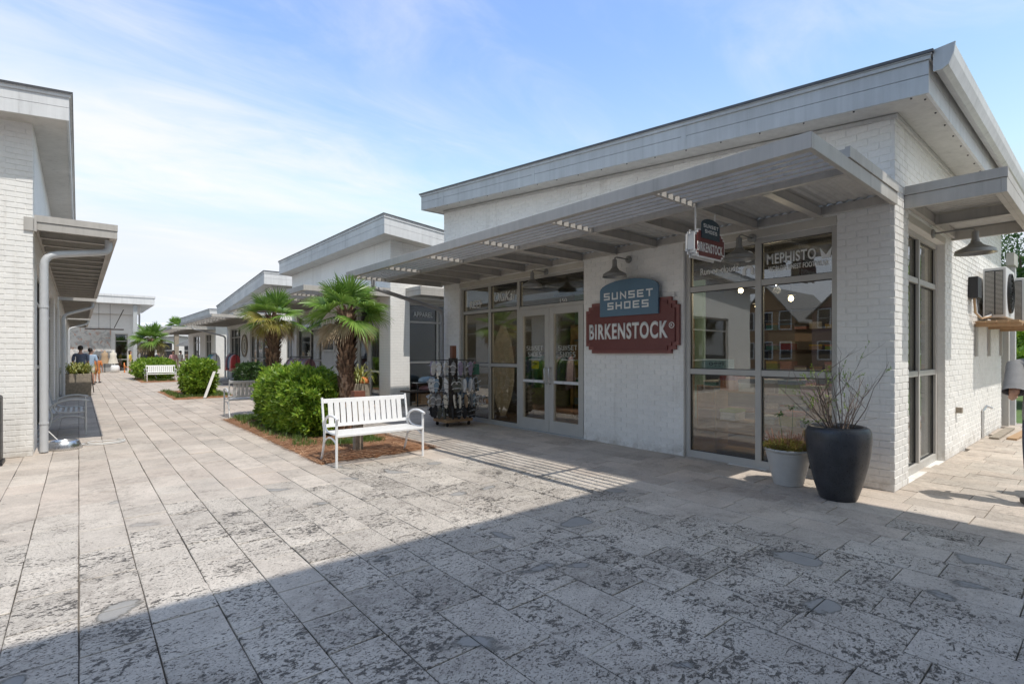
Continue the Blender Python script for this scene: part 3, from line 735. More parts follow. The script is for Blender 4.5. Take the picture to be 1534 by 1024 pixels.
def downspout(root, pts, r=0.045, material='pipe'):
    P = [Vector(p) for p in pts]; Q = [P[0]]
    for a, b, c in zip(P[:-2], P[1:-1], P[2:]):
        d = min(0.16, (a - b).length / 2.2, (c - b).length / 2.2)
        s, e = b + (a - b).normalized() * d, b + (c - b).normalized() * d
        for k in range(5):
            t = k / 4; Q.append(s * (1 - t) ** 2 + b * 2 * t * (1 - t) + e * t ** 2)
    Q.append(P[-1]); o = MB().tube(Q, r, 12).build('downspout', material, root, smooth=True)
    for z in (0.45, 2.2):
        a, b = P[-2], P[-1]
        if min(a.z, b.z) < z < max(a.z, b.z) - 0.1:
            t = (z - a.z) / (b.z - a.z); p = a.lerp(b, t)
            MB().lathe(p.x, p.y, [(r + .001, z - .015), (r + .007, z - .015), (r + .007, z + .015), (r + .001, z + .015)], 12).build('strap', material, o)
    return o

# ================================================================== shop with the burgundy sign
X1 = 6.733; YS = 1.564; YN = 10.52; XE = 14.46
shop = thing('shop_building', 'white brick shoe shop with glass doors and wall signs, nearest building on the right', 'shop', (X1, YS, 0))
A = FW(X1); B = FS(YS)
zr = lambda x, y: 4.04 + 0.0945 * (y - 1.217)
zA = lambda u: zr(0, u) + 0.02
zB = lambda u: zr(0, YS) + 0.02
hA = [(2.12, 4.10, 0.0, 3.00), (6.03, 9.86, 0.0, 3.00)]
hB = [(7.285, 9.215, 0.0, 3.02)]
wall_slab(shop, A, YS + 0.006, YN, zA, hA)
wall_slab(shop, B, X1 + 0.23, XE, zB, hB)
wall_slab(shop, FE(XE), YS + 0.23, YN - .23, zA, [], material='brickp', n_out=0)
mbk = MB().box(X1 + .23, XE, YN - .22, YN - .004, -0.03, zr(0, YN) - .01); mbk.build('wall', 'brickp', shop)
cells = brick_cells(A, YS + .004, 9.86, 0.0, lambda u: zA(u) - .02, hA + [(2.12, 4.10, 2.95, 3.10), (6.03, 9.86, 2.95, 3.10)]) + brick_cells(A, 9.86, YN, 0.0, lambda u: zA(u) - .02, [])
cells += brick_cells(B, X1 + 0.004, XE, 0.0, lambda u: zB(u) - .02, hB + [(7.285, 9.215, 2.95, 3.10)])
lay_bricks(shop, cells, 300)
# lintel trim above openings and jamb boards
for a_, b_ in ((2.12, 4.10), (6.03, 9.86)): mb = MB(); A.box(mb, a_, b_, -0.02, 0.004, 3.002, 3.10); mb.build('lintel', 'trim', shop)
mb = MB(); B.box(mb, 7.285, 9.215, -.02, 0.004, 3.022, 3.10); mb.build('lintel', 'trim', shop)
w1 = window(shop, A, 2.125, 4.095, 0.0, 2.998, [3.05], [1.24, 2.42], fw=0.065, mw=0.075, recess=0.055)
w2 = window(shop, B, 7.29, 9.21, 0.0, 3.018, [8.22], [1.24, 2.42], fw=0.065, mw=0.07, recess=0.09)
entry = window(shop, A, 6.035, 9.855, 0.0, 2.998, [7.845, 8.795], {0: [2.40], 1: [1.25, 2.42], 2: [1.25, 2.42]}, fw=0.05, mw=0.065, recess=0.055, name='shopfront', panes=False)
for (a, b, za, zb) in ((6.085, 7.812, 2.435, 2.948), (7.878, 8.762, .075, 1.217), (7.878, 8.762, 1.283, 2.387), (7.878, 8.762, 2.453, 2.948), (8.828, 9.805, .075, 1.217), (8.828, 9.805, 1.283, 2.387), (8.828, 9.805, 2.453, 2.948)):
    g = MB(); A.box(g, a - .003, b + .003, -0.10, -0.11, za - .003, zb + .003); g.build('pane', 'glass', entry)
    k = MB(); t = .012; A.box(k, a, a + t, -.085, -.1, za, zb); A.box(k, b - t, b, -.085, -.1, za, zb); A.box(k, a + t, b - t, -.085, -.1, za, za + t); A.box(k, a + t, b - t, -.085, -.1, zb - t, zb); k.build('gasket', 'gasket', entry)
dR = door_leaf(shop, A, 6.09, 6.945, 2.365, True, 0.055)
dL = door_leaf(shop, A, 6.953, 7.808, 2.365, False, 0.055)
mb = MB(); A.box(mb, 5.99, 9.9, -0.13, 0.03, 0.001, 0.011); mb.build('threshold', 'fascia', shop)
for dd, uc in ((dR, 6.50), (dL, 7.385)):
    block_text('SUNSET', A, uc, 1.60, 0.46, 0.09, -0.083, 'text', dd, 0.13, 0.002)
    block_text('SHOES', A, uc, 1.48, 0.38, 0.09, -0.083, 'text', dd, 0.13, 0.002)
    m = MB(); A.box(m, uc - .17, uc + .17, -.083, -.081, 1.375, 1.388); m.build('lettering', 'text', dd)
text_obj('150', A, 6.62, 2.475, 0.17, 0.075, -0.098, 'text', entry, depth=.002, bold=.02)
text_obj('OluKai', A, 8.34, 2.70, 0.70, 0.20, -0.098, 'text', entry, depth=.002, shear=0.35, bold=.012)
text_obj('REEF', A, 9.35, 2.60, 0.46, 0.17, -0.098, 'text', entry, depth=.002, bold=.04)
text_obj('UGG', A, 9.20, 0.47, 0.42, 0.20, -0.098, 'text', entry, depth=.002, bold=.015)
osg = MB(); A.box(osg, 7.29, 7.49, -0.098, -0.104, 1.20, 1.36); os_ = osg.build('open_sign', 'c_yellow'); os_.data.materials[0] = mat('yellow plastic', (0.85, 0.62, 0.02), 0.4)
setp(os_, 'small yellow OPEN sign hanging inside the left glass door', 'sign')
text_obj('OPEN', A, 7.39, 1.295, 0.15, 0.05, -0.0975, 'black', os_, depth=.001, bold=.03)
text_obj('Run on clouds.', A, 3.60, 2.665, 0.57, 0.095, -0.096, 'text', w1, depth=.002, bold=.012)
# shoe-brand roundel beside it: an open ring over an arch
def ring_pts(cx, cz, rx, rz, a0, a1, n=18): return [(cx + rx * math.cos(a0 + (a1 - a0) * i / n), cz + rz * math.sin(a0 + (a1 - a0) * i / n)) for i in range(n + 1)]
def band(F, cx, cz, r0, r1, a0, a1, n0, n1, mb, n=18, sx=1.0):
    o = ring_pts(cx, cz, r1 * sx, r1, a0, a1, n); i_ = ring_pts(cx, cz, r0 * sx, r0, a0, a1, n)
    for k in range(n): mb.prism([o[k], o[k + 1], i_[k + 1], i_[k]], F, n0, n1)
mb = MB(); band(A, 3.20, 2.79, .045, .075, 0, 2 * math.pi, -.096, -.094, mb); band(A, 3.20, 2.60, .035, .075, 0, math.pi, -.096, -.094, mb)
A.box(mb, 3.125, 3.165, -.096, -.094, 2.545, 2.598); A.box(mb, 3.235, 3.275, -.096, -.094, 2.545, 2.598); mb.build('lettering', 'text', w1)
text_obj('MEPHISTO', A, 2.665, 2.715, 0.58, 0.135, -0.096, 'text', w1, depth=.002, bold=.035)
text_obj("WORLD'S FINEST FOOTWEAR", A, 2.59, 2.59, 0.70, 0.066, -0.096, 'text', w1, depth=.002, bold=.02)
mb = MB(); cx = 2.265
for sg in (-1, 1):
    mb.prism([(cx, 2.68), (cx + sg * .065, 2.77), (cx + sg * .045, 2.64), (cx, 2.645)], A, -.096, -.094)
mb.build('lettering', 'text', w1)
mb = MB(); A.box(mb, 3.40, 3.88, -.112, -.115, 1.285, 1.42); stk = mb.build('sticker', mat('pale green sticker', (0.42, 0.58, 0.52), .5), w1)
text_obj('oggi', A, 3.66, 1.35, 0.22, 0.085, -0.1115, 'textg', w1, depth=.001, bold=.02)

# roof with gutter
rf = roof_slab(shop, 6.33, 14.9, 1.20, 10.90, zr, 0.40, ('fascia', 'fascia_white', 'fascia_white', 'fascia'))
gp = [(1.165, 4.275), (1.10, 4.235), (1.055, 4.262), (1.02, 4.36), (1.008, 4.445), (1.030, 4.445), (1.04, 4.36), (1.072, 4.275), (1.105, 4.252), (1.15, 4.285), (1.15, 4.43), (1.165, 4.43)]
mb = MB(); b0 = []
for xx in (6.36, 14.95): b0.append([(xx, y, z) for y, z in gp])
N = len(gp); mb.add(b0[0] + b0[1], [(i, (i + 1) % N, N + (i + 1) % N, N + i) for i in range(N)] + [tuple(range(N))[::-1], tuple(range(N, 2 * N))])
gut = mb.build('gutter', 'fascia_white', shop)
for xx in (6.33, 14.955):
    mb = MB(); e = [(1.167, 4.232), (1.10, 4.228), (1.05, 4.257), (1.012, 4.36), (1.0, 4.452), (1.167, 4.44)]
    mb.add([(xx, y, z) for y, z in e] + [(xx + .025, y, z) for y, z in e], [tuple(range(6)), tuple(range(6, 12))[::-1]] + [(i, 6 + i, 6 + (i + 1) % 6, (i + 1) % 6) for i in range(6)]); mb.build('end_cap', 'fascia', gut)
# screw heads along the soffit edge
mb = MB()
for k in range(20):
    y = 1.35 + k * .5; mb.lathe(6.39, y, [(0.0, zr(0, y) - .004), (.009, zr(0, y) - .003), (.009, zr(0, y) + .01)], 6)
for k in range(18):
    xx = 6.5 + k * .45; mb.lathe(xx, 1.26, [(0.0, zr(0, 1.26) - .004), (.009, zr(0, 1.26) - .003), (.009, zr(0, 1.26) + .01)], 6)
mb.build('screws', 'cap', rf, kind='stuff')
# soffit board joint trim strip against the wall
mb = MB(); mb.hexa([(X1 - .03, YS - .03, zr(0, YS) - .045), (X1 - .003, YS - .03, zr(0, YS) - .045), (X1 - .003, YN, zr(0, YN) - .045), (X1 - .03, YN, zr(0, YN) - .045), (X1 - .03, YS - .03, zr(0, YS) - .004), (X1 - .003, YS - .03, zr(0, YS) - .004), (X1 - .003, YN, zr(0, YN) - .004), (X1 - .03, YN, zr(0, YN) - .004)])
mb.box(X1, XE, YS - .03, YS - .003, zr(0, YS) - .047, zr(0, YS) - .004); mb.build('soffit_trim', 'soffit', rf)
cA = canopy(shop, A, 1.54, 10.62, 2.39, 3.095, 3.225, slat_from=1.50)
cB = canopy(shop, Face((0, YS), (1, 0), (0, -1)), 7.10, 9.66, 0.84, 3.12, 3.27, beam=1.24, wallp=0.0)
downspout(shop, [(4.90, 10.50, 3.10), (4.90, 10.50, 2.93), (X1 - .11, 10.42, 2.52), (X1 - .11, 10.42, 0.02)])
# side wall fittings: hose tap, rusty stub, electrical box with pipes
mb = MB(); B.box(mb, 9.9, 10.0, 0, .07, .62, .70); o = mb.build('wall_tap', 'oldwood', shop); 
mb = MB(); mb.tube([(12.1, YS - .02, .02), (12.1, YS - .02, .5), (12.4, YS - .03, .56), (12.45, YS - .1, .52)], .02, 8); mb.build('conduit', 'steel', shop)
# back passage beyond the side wall: posts and lintel
mb = MB(); mb.box(14.6, 14.8, 1.47, 1.6, 0, 3.3); mb.build('porch_post', 'frame', shop); MB().box(14.9, 15.05, 1.40, 1.5, 0, 3.3).build('porch_post', 'fascia_white', shop)
mb = MB(); mb.box(14.5, 15.1, 1.38, 1.5, 3.302, 3.55); mb.build('porch_beam', 'frame', shop)

# interior
mb = MB(); mb.box(6.98, 14.2, 1.82, 10.28, -.01, .004); fl = mb.build('shop_floor', 'floor_in', shop)
mb = MB(); mb.box(6.97, 14.23, 1.80, 10.30, 3.36, 3.40)
for k in range(9): mb.box(7.0, 14.2, 2.2 + k, 2.28 + k, 3.20, 3.355)
for k in range(3): mb.tube([(8.2 + k * 2, 1.9, 3.12), (8.2 + k * 2, 10.2, 3.12)], .05, 8)
mb.build('shop_ceiling', 'ceil_in', shop)
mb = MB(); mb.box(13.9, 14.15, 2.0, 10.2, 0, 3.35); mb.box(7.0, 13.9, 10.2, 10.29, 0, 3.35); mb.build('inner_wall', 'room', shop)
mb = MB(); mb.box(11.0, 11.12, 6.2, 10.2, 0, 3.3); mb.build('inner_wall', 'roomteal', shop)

# ================================================================== further buildings
def shell(root, x0, x1, y0, y1, zf, holesW, holesS, holesE=(), dark='room', wmat='brickp', holesN=()):
    """walls of a shop: west, south, east, north, with a dim room behind the glass"""
    W_, S_, E_, N_ = FW(x0), FS(y0), FE(x1), Face((0, y1), (1, 0), (0, 1))
    wall_slab(root, W_, y0, y1, lambda u: zf(x0, u), list(holesW), material=wmat, n_out=0)
    wall_slab(root, S_, x0 + .22, x1 - .22, lambda u: zf(u, y0), list(holesS), material=wmat, n_out=0)
    wall_slab(root, E_, y0, y1, lambda u: zf(x1, u), list(holesE), material=wmat, n_out=0)
    wall_slab(root, N_, x0 + .22, x1 - .22, lambda u: zf(u, y1), list(holesN), material=wmat, n_out=0)
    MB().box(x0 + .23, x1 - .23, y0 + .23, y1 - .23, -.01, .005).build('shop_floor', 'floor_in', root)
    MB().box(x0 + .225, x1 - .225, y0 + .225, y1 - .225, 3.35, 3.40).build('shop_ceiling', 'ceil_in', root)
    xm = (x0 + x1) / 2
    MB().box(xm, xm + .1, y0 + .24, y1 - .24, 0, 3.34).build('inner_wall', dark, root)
    return W_, S_, E_, N_

# second shop on the right: roof falls away from the walkway
b2 = thing('shop_building', 'second white brick shop on the right, with the APPAREL window', 'shop', (X1, 13.3, 0))
z2 = lambda x, y: 4.745 - 0.095 * (x - 6.3)
hW2 = [(13.98, 15.72, 0, 2.98), (18.70, 21.50, 0, 2.98), (16.4, 17.1, 0, 2.98)]; hS2 = [(7.34, 9.5, 0, 2.98)]
W2, S2, _, _ = shell(b2, X1, 14.4, 13.3, 22.05, lambda x, y: z2(x, y) + .01, hW2, hS2)
window(b2, S2, 7.345, 9.495, 0, 2.97, [8.34], [1.24, 2.42], fw=.055, mw=.06, recess=.09)
window(b2, W2, 18.705, 21.495, 0, 2.97, [20.05], [1.24, 2.42], fw=.06, mw=.07)
window(b2, W2, 16.405, 17.095, 0, 2.97, [], [1.24, 2.42], fw=.06, mw=.07)
e2 = window(b2, W2, 13.985, 15.715, 0, 2.97, [], [2.42], fw=.05, mw=.06, skip=(0,))
door_leaf(b2, W2, 14.04, 14.845, 2.38, True); door_leaf(b2, W2, 14.855, 15.66, 2.38, False)
text_obj('APPAREL', S2, 7.86, 2.65, 0.66, 0.15, -0.118, 'text', b2, depth=.002, bold=.01)
for F_, a_, b_ in ((W2, 13.95, 15.75), (W2, 18.67, 21.53), (S2, 7.31, 9.53)): mb = MB(); F_.box(mb, a_, b_, -.02, .012, 2.985, 3.08); mb.build('lintel', 'trim', b2)
roof_slab(b2, 6.30, 14.9, 12.80, 22.30, z2, 0.54, ('fascia', 'fascia_white', 'fascia_white', 'fascia_white'))
canopy(b2, W2, 13.32, 21.9, 2.39, 3.10, 3.24, slat_from=1.5)
canopy(b2, S2, 7.22, 9.6, 0.84, 3.12, 3.27, beam=1.15)
mb = MB(); mb.tube([(8.9, 12.5, 3.13), (8.9, 12.5, 3.13 + .01)], .001, 3)
downspout(b2, [(4.95, 21.8, 3.10), (4.95, 21.8, 2.92), (X1 - .1, 21.95, 2.5), (X1 - .1, 21.95, .02)], material='pipew')
sg = thing('wall_sign', 'dark framed notice board on the second shop front behind the palm', 'sign', (X1, 17.85, 1.6))
mb = MB(); W2.box(mb, 17.36, 18.44, .002, .05, 1.55, 2.60); mb.build('frame', 'white', sg)
mb = MB(); W2.box(mb, 17.45, 18.35, .052, .058, 1.63, 2.52); mb.build('board', 'textg', sg)
text_obj('COASTAL', W2, 17.9, 2.2, .5, .1, .059, 'text', sg) if False else None
mb = MB(); W2.box(mb, 17.84, 17.96, .059, .062, 2.25, 2.33); W2.box(mb, 17.6, 18.2, .059, .062, 2.05, 2.11); W2.box(mb, 17.75, 18.05, .059, .062, 1.83, 1.87); mb.build('printed_line', 'c_grey', sg)

# third shop on the right: roof falls away to the north
b3 = thing('shop_building', 'third white shop on the right, roof falling northwards, clothes racks out front', 'shop', (X1, 25.05, 0))
z3 = lambda x, y: 4.588 - 0.084 * (y - 24.55)
hW3 = [(25.7, 28.9, 0, 2.9), (30.9, 33.4, 0, 2.9)]; 
W3, S3, _, _ = shell(b3, X1, 14.4, 25.05, 34.3, lambda x, y: z3(x, y) + .01, hW3, [(7.4, 9.5, 0, 2.9)])
window(b3, W3, 25.705, 28.895, 0, 2.89, [26.75, 27.85], [1.24, 2.4]); window(b3, W3, 30.905, 33.395, 0, 2.89, [31.75, 32.6], [1.24, 2.4]); window(b3, S3, 7.405, 9.495, 0, 2.89, [8.4], [1.24, 2.4])
roof_slab(b3, 6.30, 14.9, 24.55, 34.75, z3, 0.60, ('fascia', 'fascia_white', 'fascia_white', 'fascia'))
canopy(b3, W3, 25.07, 34.2, 2.39, 3.06, 3.20, slat_from=1.5)
downspout(b3, [(4.95, 34.1, 3.06), (4.95, 34.1, 2.9), (X1 - .1, 34.2, 2.5), (X1 - .1, 34.2, .02)], material='pipew')
rs_ = thing('wall_sign', 'round wooden sign on the wall between the third shop windows', 'sign', (X1 - .03, 29.9, 1.9))
mb = MB(); band(W3, 29.9, 1.90, .50, .60, 0, 2 * math.pi, .01, .06, mb, 26); mb.build('rim', 'oldwood', rs_)
mb = MB(); mb.prism(ring_pts(29.9, 1.90, .50, .50, 0, 2 * math.pi, 26)[:-1], W3, .008, .03); mb.build('board', 'c_cream', rs_)
mb = MB(); band(W3, 29.9, 1.90, .30, .34, 0, 2 * math.pi, .031, .036, mb, 20); W3.box(mb, 29.84, 29.96, .031, .036, 1.70, 2.10); mb.build('emblem', 'textg', rs_)

# fourth shop on the right
b4 = thing('shop_building', 'fourth white shop on the right at the end of the walkway', 'shop', (X1, 37.5, 0))
z4 = lambda x, y: 3.74 + 0.002 * (y - 37)
W4, S4, _, _ = shell(b4, X1, 14.4, 37.5, 48.4, lambda x, y: z4(x, y) + .01, [(39, 41, 0, 2.8), (43.2, 46, 0, 2.8)], [(8.2, 9.4, 0, 2.8)])
window(b4, W4, 39.005, 40.995, 0, 2.79, [40], [1.24, 2.3]); window(b4, W4, 43.205, 45.995, 0, 2.79, [44.6], [1.24, 2.3]); window(b4, S4, 8.205, 9.395, 0, 2.79, [8.8], [1.24, 2.3])
roof_slab(b4, 6.30, 14.9, 37.0, 48.9, z4, 0.58, ('fascia', 'fascia_white', 'fascia_white', 'fascia_white'))
canopy(b4, W4, 37.52, 48.3, 2.39, 3.0, 3.14, slat_from=1.5)

# left row
XL = -0.511
L1 = thing('shop_building', 'white brick shop cut by the left edge of the picture', 'shop', (XL, 10.25, 0))
zl = lambda x, y: 4.877 + 0.09 * (x + 0.107)
CS = Face((0, 10.25), (1, 0), (0, -1)); CE = FE(XL)
wall_slab(L1, CS, -8.4, XL - .006, lambda u: zl(u, 0) + .02, [(-6.5, -3.0, 0, 2.9)])
wall_slab(L1, CE, 10.48, 22.0, lambda u: zl(XL, 0) + .01, [(11.2, 14.0, 0, 2.95), (15.5, 18.4, 0, 2.95), (19.4, 21.6, 0, 2.95)], material='brickp', n_out=0)
mb = MB().box(-8.4, -8.18, 10.48, 21.78, -.03, zl(-8.4, 0)); mb.box(-8.4, XL - .22, 21.78, 22.0, -.03, zl(-8.4, 0)); mb.build('wall', 'brickp', L1)
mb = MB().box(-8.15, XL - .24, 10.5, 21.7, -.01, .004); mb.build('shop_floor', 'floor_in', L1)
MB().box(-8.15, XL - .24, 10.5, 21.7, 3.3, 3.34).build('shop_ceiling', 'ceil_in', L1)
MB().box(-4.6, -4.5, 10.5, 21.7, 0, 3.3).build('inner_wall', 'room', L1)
lay_bricks(L1, brick_cells(CS, -2.4, XL - .002, 0, lambda u: zl(u, 0) - .03, [], 0.05), 300)
mb = MB(); mb.box(-8.4, -2.405, 10.2505, 10.2595, 0, .02)
window(L1, CS, -6.495, -3.005, 0, 2.89, [-4.75], [1.24, 2.4])
for a, b in ((11.2, 14.0), (15.5, 18.4), (19.4, 21.6)): window(L1, CE, a + .005, b - .005, 0, 2.94, [(a + b) / 2], [1.24, 2.42])
roof_slab(L1, -8.9, -0.107, 9.85, 22.4, zl, 0.41, ('fascia', 'fascia_white', 'fascia', 'fascia'))
canopy(L1, CE, 10.27, 21.95, 0.98, 3.31, 3.43, beam=0.72)
mb = MB(); mb.box(-0.61, -0.50, 10.225, 10.262, 3.29, 3.48); mb.box(-0.505, -0.47, 10.225, 10.30, 3.285, 3.46); mb.build('canopy_bracket', 'grey', L1)
downspout(L1, [(0.37, 10.60, 3.33), (0.37, 10.60, 3.14), (-0.40, 10.45, 2.98), (-0.40, 10.45, .02)], r=.052, material='pipew')
L2 = thing('shop_building', 'second white shop in the left row with a pale downspout at its corner', 'shop', (XL, 22.85, 0))
zl2 = lambda x, y: 4.10
CE2 = FE(XL)
W_, S_, E_, N_ = shell(L2, -8.4, XL, 22.85, 34.5, lambda x, y: 4.11, [], [], [(24, 27, 0, 2.9), (28.5, 31.5, 0, 2.9)])
window(L2, E_, 24.005, 26.995, 0, 2.89, [25.5], [1.24, 2.4]); window(L2, E_, 28.505, 31.495, 0, 2.89, [30], [1.24, 2.4])
roof_slab(L2, -8.9, -0.42, 22.4, 34.9, zl2, 0.4)
canopy(L2, E_, 22.87, 34.4, 0.98, 3.28, 3.42, beam=0.72)
downspout(L2, [(0.37, 23.2, 3.28), (0.37, 23.2, 3.1), (-.4, 23.1, 2.8), (-.4, 23.1, .02)], r=.05, material='pipew')
L3 = thing('shop_building', 'third white shop in the left row next to the mural wall', 'shop', (XL, 35.7, 0))
W_, S_, E_, N_ = shell(L3, -8.4, XL, 35.7, 46.6, lambda x, y: 4.11, [], [], [(37, 40, 0, 2.9), (42, 45, 0, 2.9)])
window(L3, E_, 37.005, 39.995, 0, 2.89, [38.5], [1.24, 2.4]); window(L3, E_, 42.005, 44.995, 0, 2.89, [43.5], [1.24, 2.4])
roof_slab(L3, -8.9, -0.42, 35.3, 47, zl2, 0.4)
canopy(L3, E_, 35.72, 46.5, 0.98, 3.28, 3.42, beam=0.72)
downspout(L3, [(0.37, 36.0, 3.28), (0.37, 36.0, 3.1), (-.4, 35.9, 2.8), (-.4, 35.9, .02)], r=.05, material='pipew')

# mural building closing the walkway
FB = thing('mural_building', 'pale building with faint mural that closes the far end of the walkway', 'shop', (1.3, 52.8, 0))
SF = FS(52.8)
wall_slab(FB, SF, -8, 3.72, lambda u: 4.8, [(2.25, 3.1, 0, 3.1)], material='white', n_out=0)
MB().box(-8, -7.8, 53.02, 61, 0, 4.8).build('wall', 'white', FB); MB().box(3.5, 3.72, 53.02, 61, 0, 4.8).build('wall', 'white', FB)
MB().box(-7.8, 3.5, 55, 55.1, 0, 4.7).build('inner_wall', 'room', FB)
window(FB, SF, 2.255, 3.095, 0, 3.09, [], [1.0, 2.5])
mb = MB()
for k in range(28):
    u = -.55 + k * .1535
    if 2.15 < u < 3.15: continue
    SF.box(mb, u, u + .02, .001, .02, .02, 4.75)
mb.build('board_batten', 'white', FB, kind='stuff')
MB().box(-9, 4.75, 51.0, 62, 5.45, 5.98).build('fascia_board', 'fascia_white', FB); MB().box(-9.05, 4.8, 50.95, 62, 5.985, 6.16).build('roof', 'fascia_white', FB)
MB().box(-8.5, 3.9, 52.4, 52.78, 4.7, 5.44).build('beam', 'white', FB)
MB().box(3.35, 3.62, 51.3, 51.55, 0, 5.44).build('post', 'fascia', FB); MB().tube([(3.85, 52.6, 5.4), (3.85, 52.6, 0)], .07, 8).build('downspout', 'pipe', FB)
mm = mat('mural paint', (0.6, 0.58, 0.55), .7); t = NT(mm)
f1 = t.mp(t.noise(1.6, 5, 0.6, 1.2), 0.50, 0.56); f2 = t.mp(t.noise(3.2, 4, 0.6, 1.0), 0.56, 0.62)
sp = t.n('ShaderNodeSeparateXYZ'); t.l(t.P(), sp.inputs[0]); zl_ = t.mp(sp.outputs['Z'], 1.2, 1.5, 1, 0)
c = t.mix(f1, (0.58, 0.57, 0.55), (0.40, 0.40, 0.40)); c = t.mix(f2, c, (0.50, 0.33, 0.26)); c = t.mix(t.m('MULTIPLY', zl_, .8), c, (0.28, 0.28, 0.28)); t.col(c)
mb = MB(); SF.box(mb, -.5, 2.0, .022, .03, .05, 3.6); mb.build('mural', mm, FB)
sw = thing('hanging_swing', 'wooden daybed board hung on chains in front of the mural building', 'swing', (1.5, 51.6, 3.38))
mb = MB().box(.35, 2.75, 51.3, 51.9, 3.36, 3.44); mb.build('board', 'darkwood', sw)
for xx in (1.2, 1.9): 
    MB().tube([(xx, 51.6, 3.44), (xx, 51.6, 5.4)], .012, 5).build('chain', 'black', sw)
MB().tube([(2.15, 51.6, 3.5), (2.75, 51.6, 5.0)], .03, 6).build('strut', 'darkwood', sw)

# pale buildings and the covered walk far off on the right
def small_house(name, label, x0, x1, y0, y1, h, rh, wallm, roofm, gable='y', wins=3, flo=2, face='w', cat='house', trimm='white'):
    r = thing(name, label, cat, ((x0 + x1) / 2, (y0 + y1) / 2, 0))
    MB().box(x0, x1, y0, y1, -.05, h).build('wall', wallm, r)
    e = .45; mb = MB(); t = .14
    if gable == 'y':   # ridge runs along x; gable ends face east and west
        ym = (y0 + y1) / 2
        for s in (-1, 1):
            ye = ym + s * ((y1 - y0) / 2 + e); ze = h - rh * e / ((y1 - y0) / 2)
            mb.hexa([(x0 - e, ym, h + rh), (x1 + e, ym, h + rh), (x1 + e, ye, ze), (x0 - e, ye, ze), (x0 - e, ym, h + rh + t), (x1 + e, ym, h + rh + t), (x1 + e, ye, ze + t), (x0 - e, ye, ze + t)])
        g = MB(); g.add([(x0, y0, h), (x0, y1, h), (x0, ym, h + rh), (x1, y0, h), (x1, y1, h), (x1, ym, h + rh)], [(0, 1, 2), (3, 5, 4), (0, 2, 5, 3), (1, 4, 5, 2)]); g.build('gable', wallm, r)
    else:
        xm = (x0 + x1) / 2
        for s in (-1, 1):
            xe = xm + s * ((x1 - x0) / 2 + e); ze = h - rh * e / ((x1 - x0) / 2)
            mb.hexa([(xm, y0 - e, h + rh), (xm, y1 + e, h + rh), (xe, y1 + e, ze), (xe, y0 - e, ze), (xm, y0 - e, h + rh + t), (xm, y1 + e, h + rh + t), (xe, y1 + e, ze + t), (xe, y0 - e, ze + t)])
        g = MB(); g.add([(x0, y0, h), (x1, y0, h), (xm, y0, h + rh), (x0, y1, h), (x1, y1, h), (xm, y1, h + rh)], [(0, 1, 2), (3, 5, 4), (0, 2, 5, 3), (1, 4, 5, 2)]); g.build('gable', wallm, r)
    mb.build('roof', roofm, r)
    F = FE(x1) if face == 'e' else FS(y0); a, b = (y0, y1) if face == 'e' else (x0, x1)
    for fl_ in range(flo):
        for k in range(wins):
            u = a + (b - a) * (k + .5) / wins; z = 1.0 + fl_ * 3.0
            m = MB(); w = .5
            F.box(m, u - w - .1, u - w, .001, .06, z - .1, z + 1.7); F.box(m, u + w, u + w + .1, .001, .06, z - .1, z + 1.7); F.box(m, u - w, u + w, .001, .06, z - .1, z); F.box(m, u - w, u + w, .001, .06, z + 1.6, z + 1.7); F.box(m, u - w, u + w, .001, .04, z + .78, z + .82)
            o = m.build('window', trimm, r); m = MB(); F.box(m, u - w, u + w, .001, .015, z, z + 1.6); m.build('pane', 'gasket', o)
    return r
small_house('white_house', 'white building far beyond the mural building, right of the small palm', 5.2, 9.0, 72, 84, 4.6, .6, 'white', 'fascia_white', 'y', 2, 1)
small_house('white_house', 'low white building with arched porch at the far end of the walkway', 4.0, 12.5, 66, 71, 2.9, .5, 'white', 'fascia_white', 'x', 4, 1)
cw = thing('covered_walk', 'flat grey covered walk spanning between far white buildings', 'covered walk', (7, 57.2, 0))
MB().box(4.6, 8.9, 56.2, 58.4, 3.28, 3.5).build('roof', 'grey', cw)
for xx in (6.75, 8.6): MB().box(xx, xx + .35, 56.3, 56.65, 0, 3.28).build('post', 'oldwood', cw)
um = thing('parasol', 'dark grey parasol far down the walkway', 'parasol', (7.6, 54, 0))
mb = MB().lathe(7.6, 54, [(1.1, 2.15), (.6, 2.45), (.03, 2.7)], 8); mb.build('canopy', 'c_umbrella', um); MB().tube([(7.6, 54, 0), (7.6, 54, 2.68)], .03, 6).build('pole', 'white', um)
# houses across the street to the west (they show in the shop windows)
M['h_orange'] = weathered('orange siding', (0.36, 0.20, 0.10), .7); M['h_brown'] = weathered('brown siding', (0.26, 0.15, 0.13), .7); M['h_teal'] = weathered('green siding', (0.12, 0.20, 0.15), .7)
M['h_roof'] = weathered('grey shingle', (0.22, 0.215, 0.21), .9); M['h_cream'] = weathered('cream siding', (0.45, 0.41, 0.34), .7)
for i, (nm, lb, y0, y1, wl, hh) in enumerate((('orange', 'orange sided gabled house across the street, seen in the shop window', 20.5, 26.0, 'h_orange', 5.0), ('brown', 'brown gabled house across the street, seen in the shop window', 12.5, 19.0, 'h_brown', 5.2), ('teal', 'green sided gabled house across the street', 28, 35, 'h_teal', 5.6), ('cream', 'cream gabled house across the street', 2, 10, 'h_cream', 5.6))):
    small_house('gabled_house', lb, -52, -40, y0, y1, hh, 3.2, wl, 'h_roof', 'y', 3, 2, 'e')
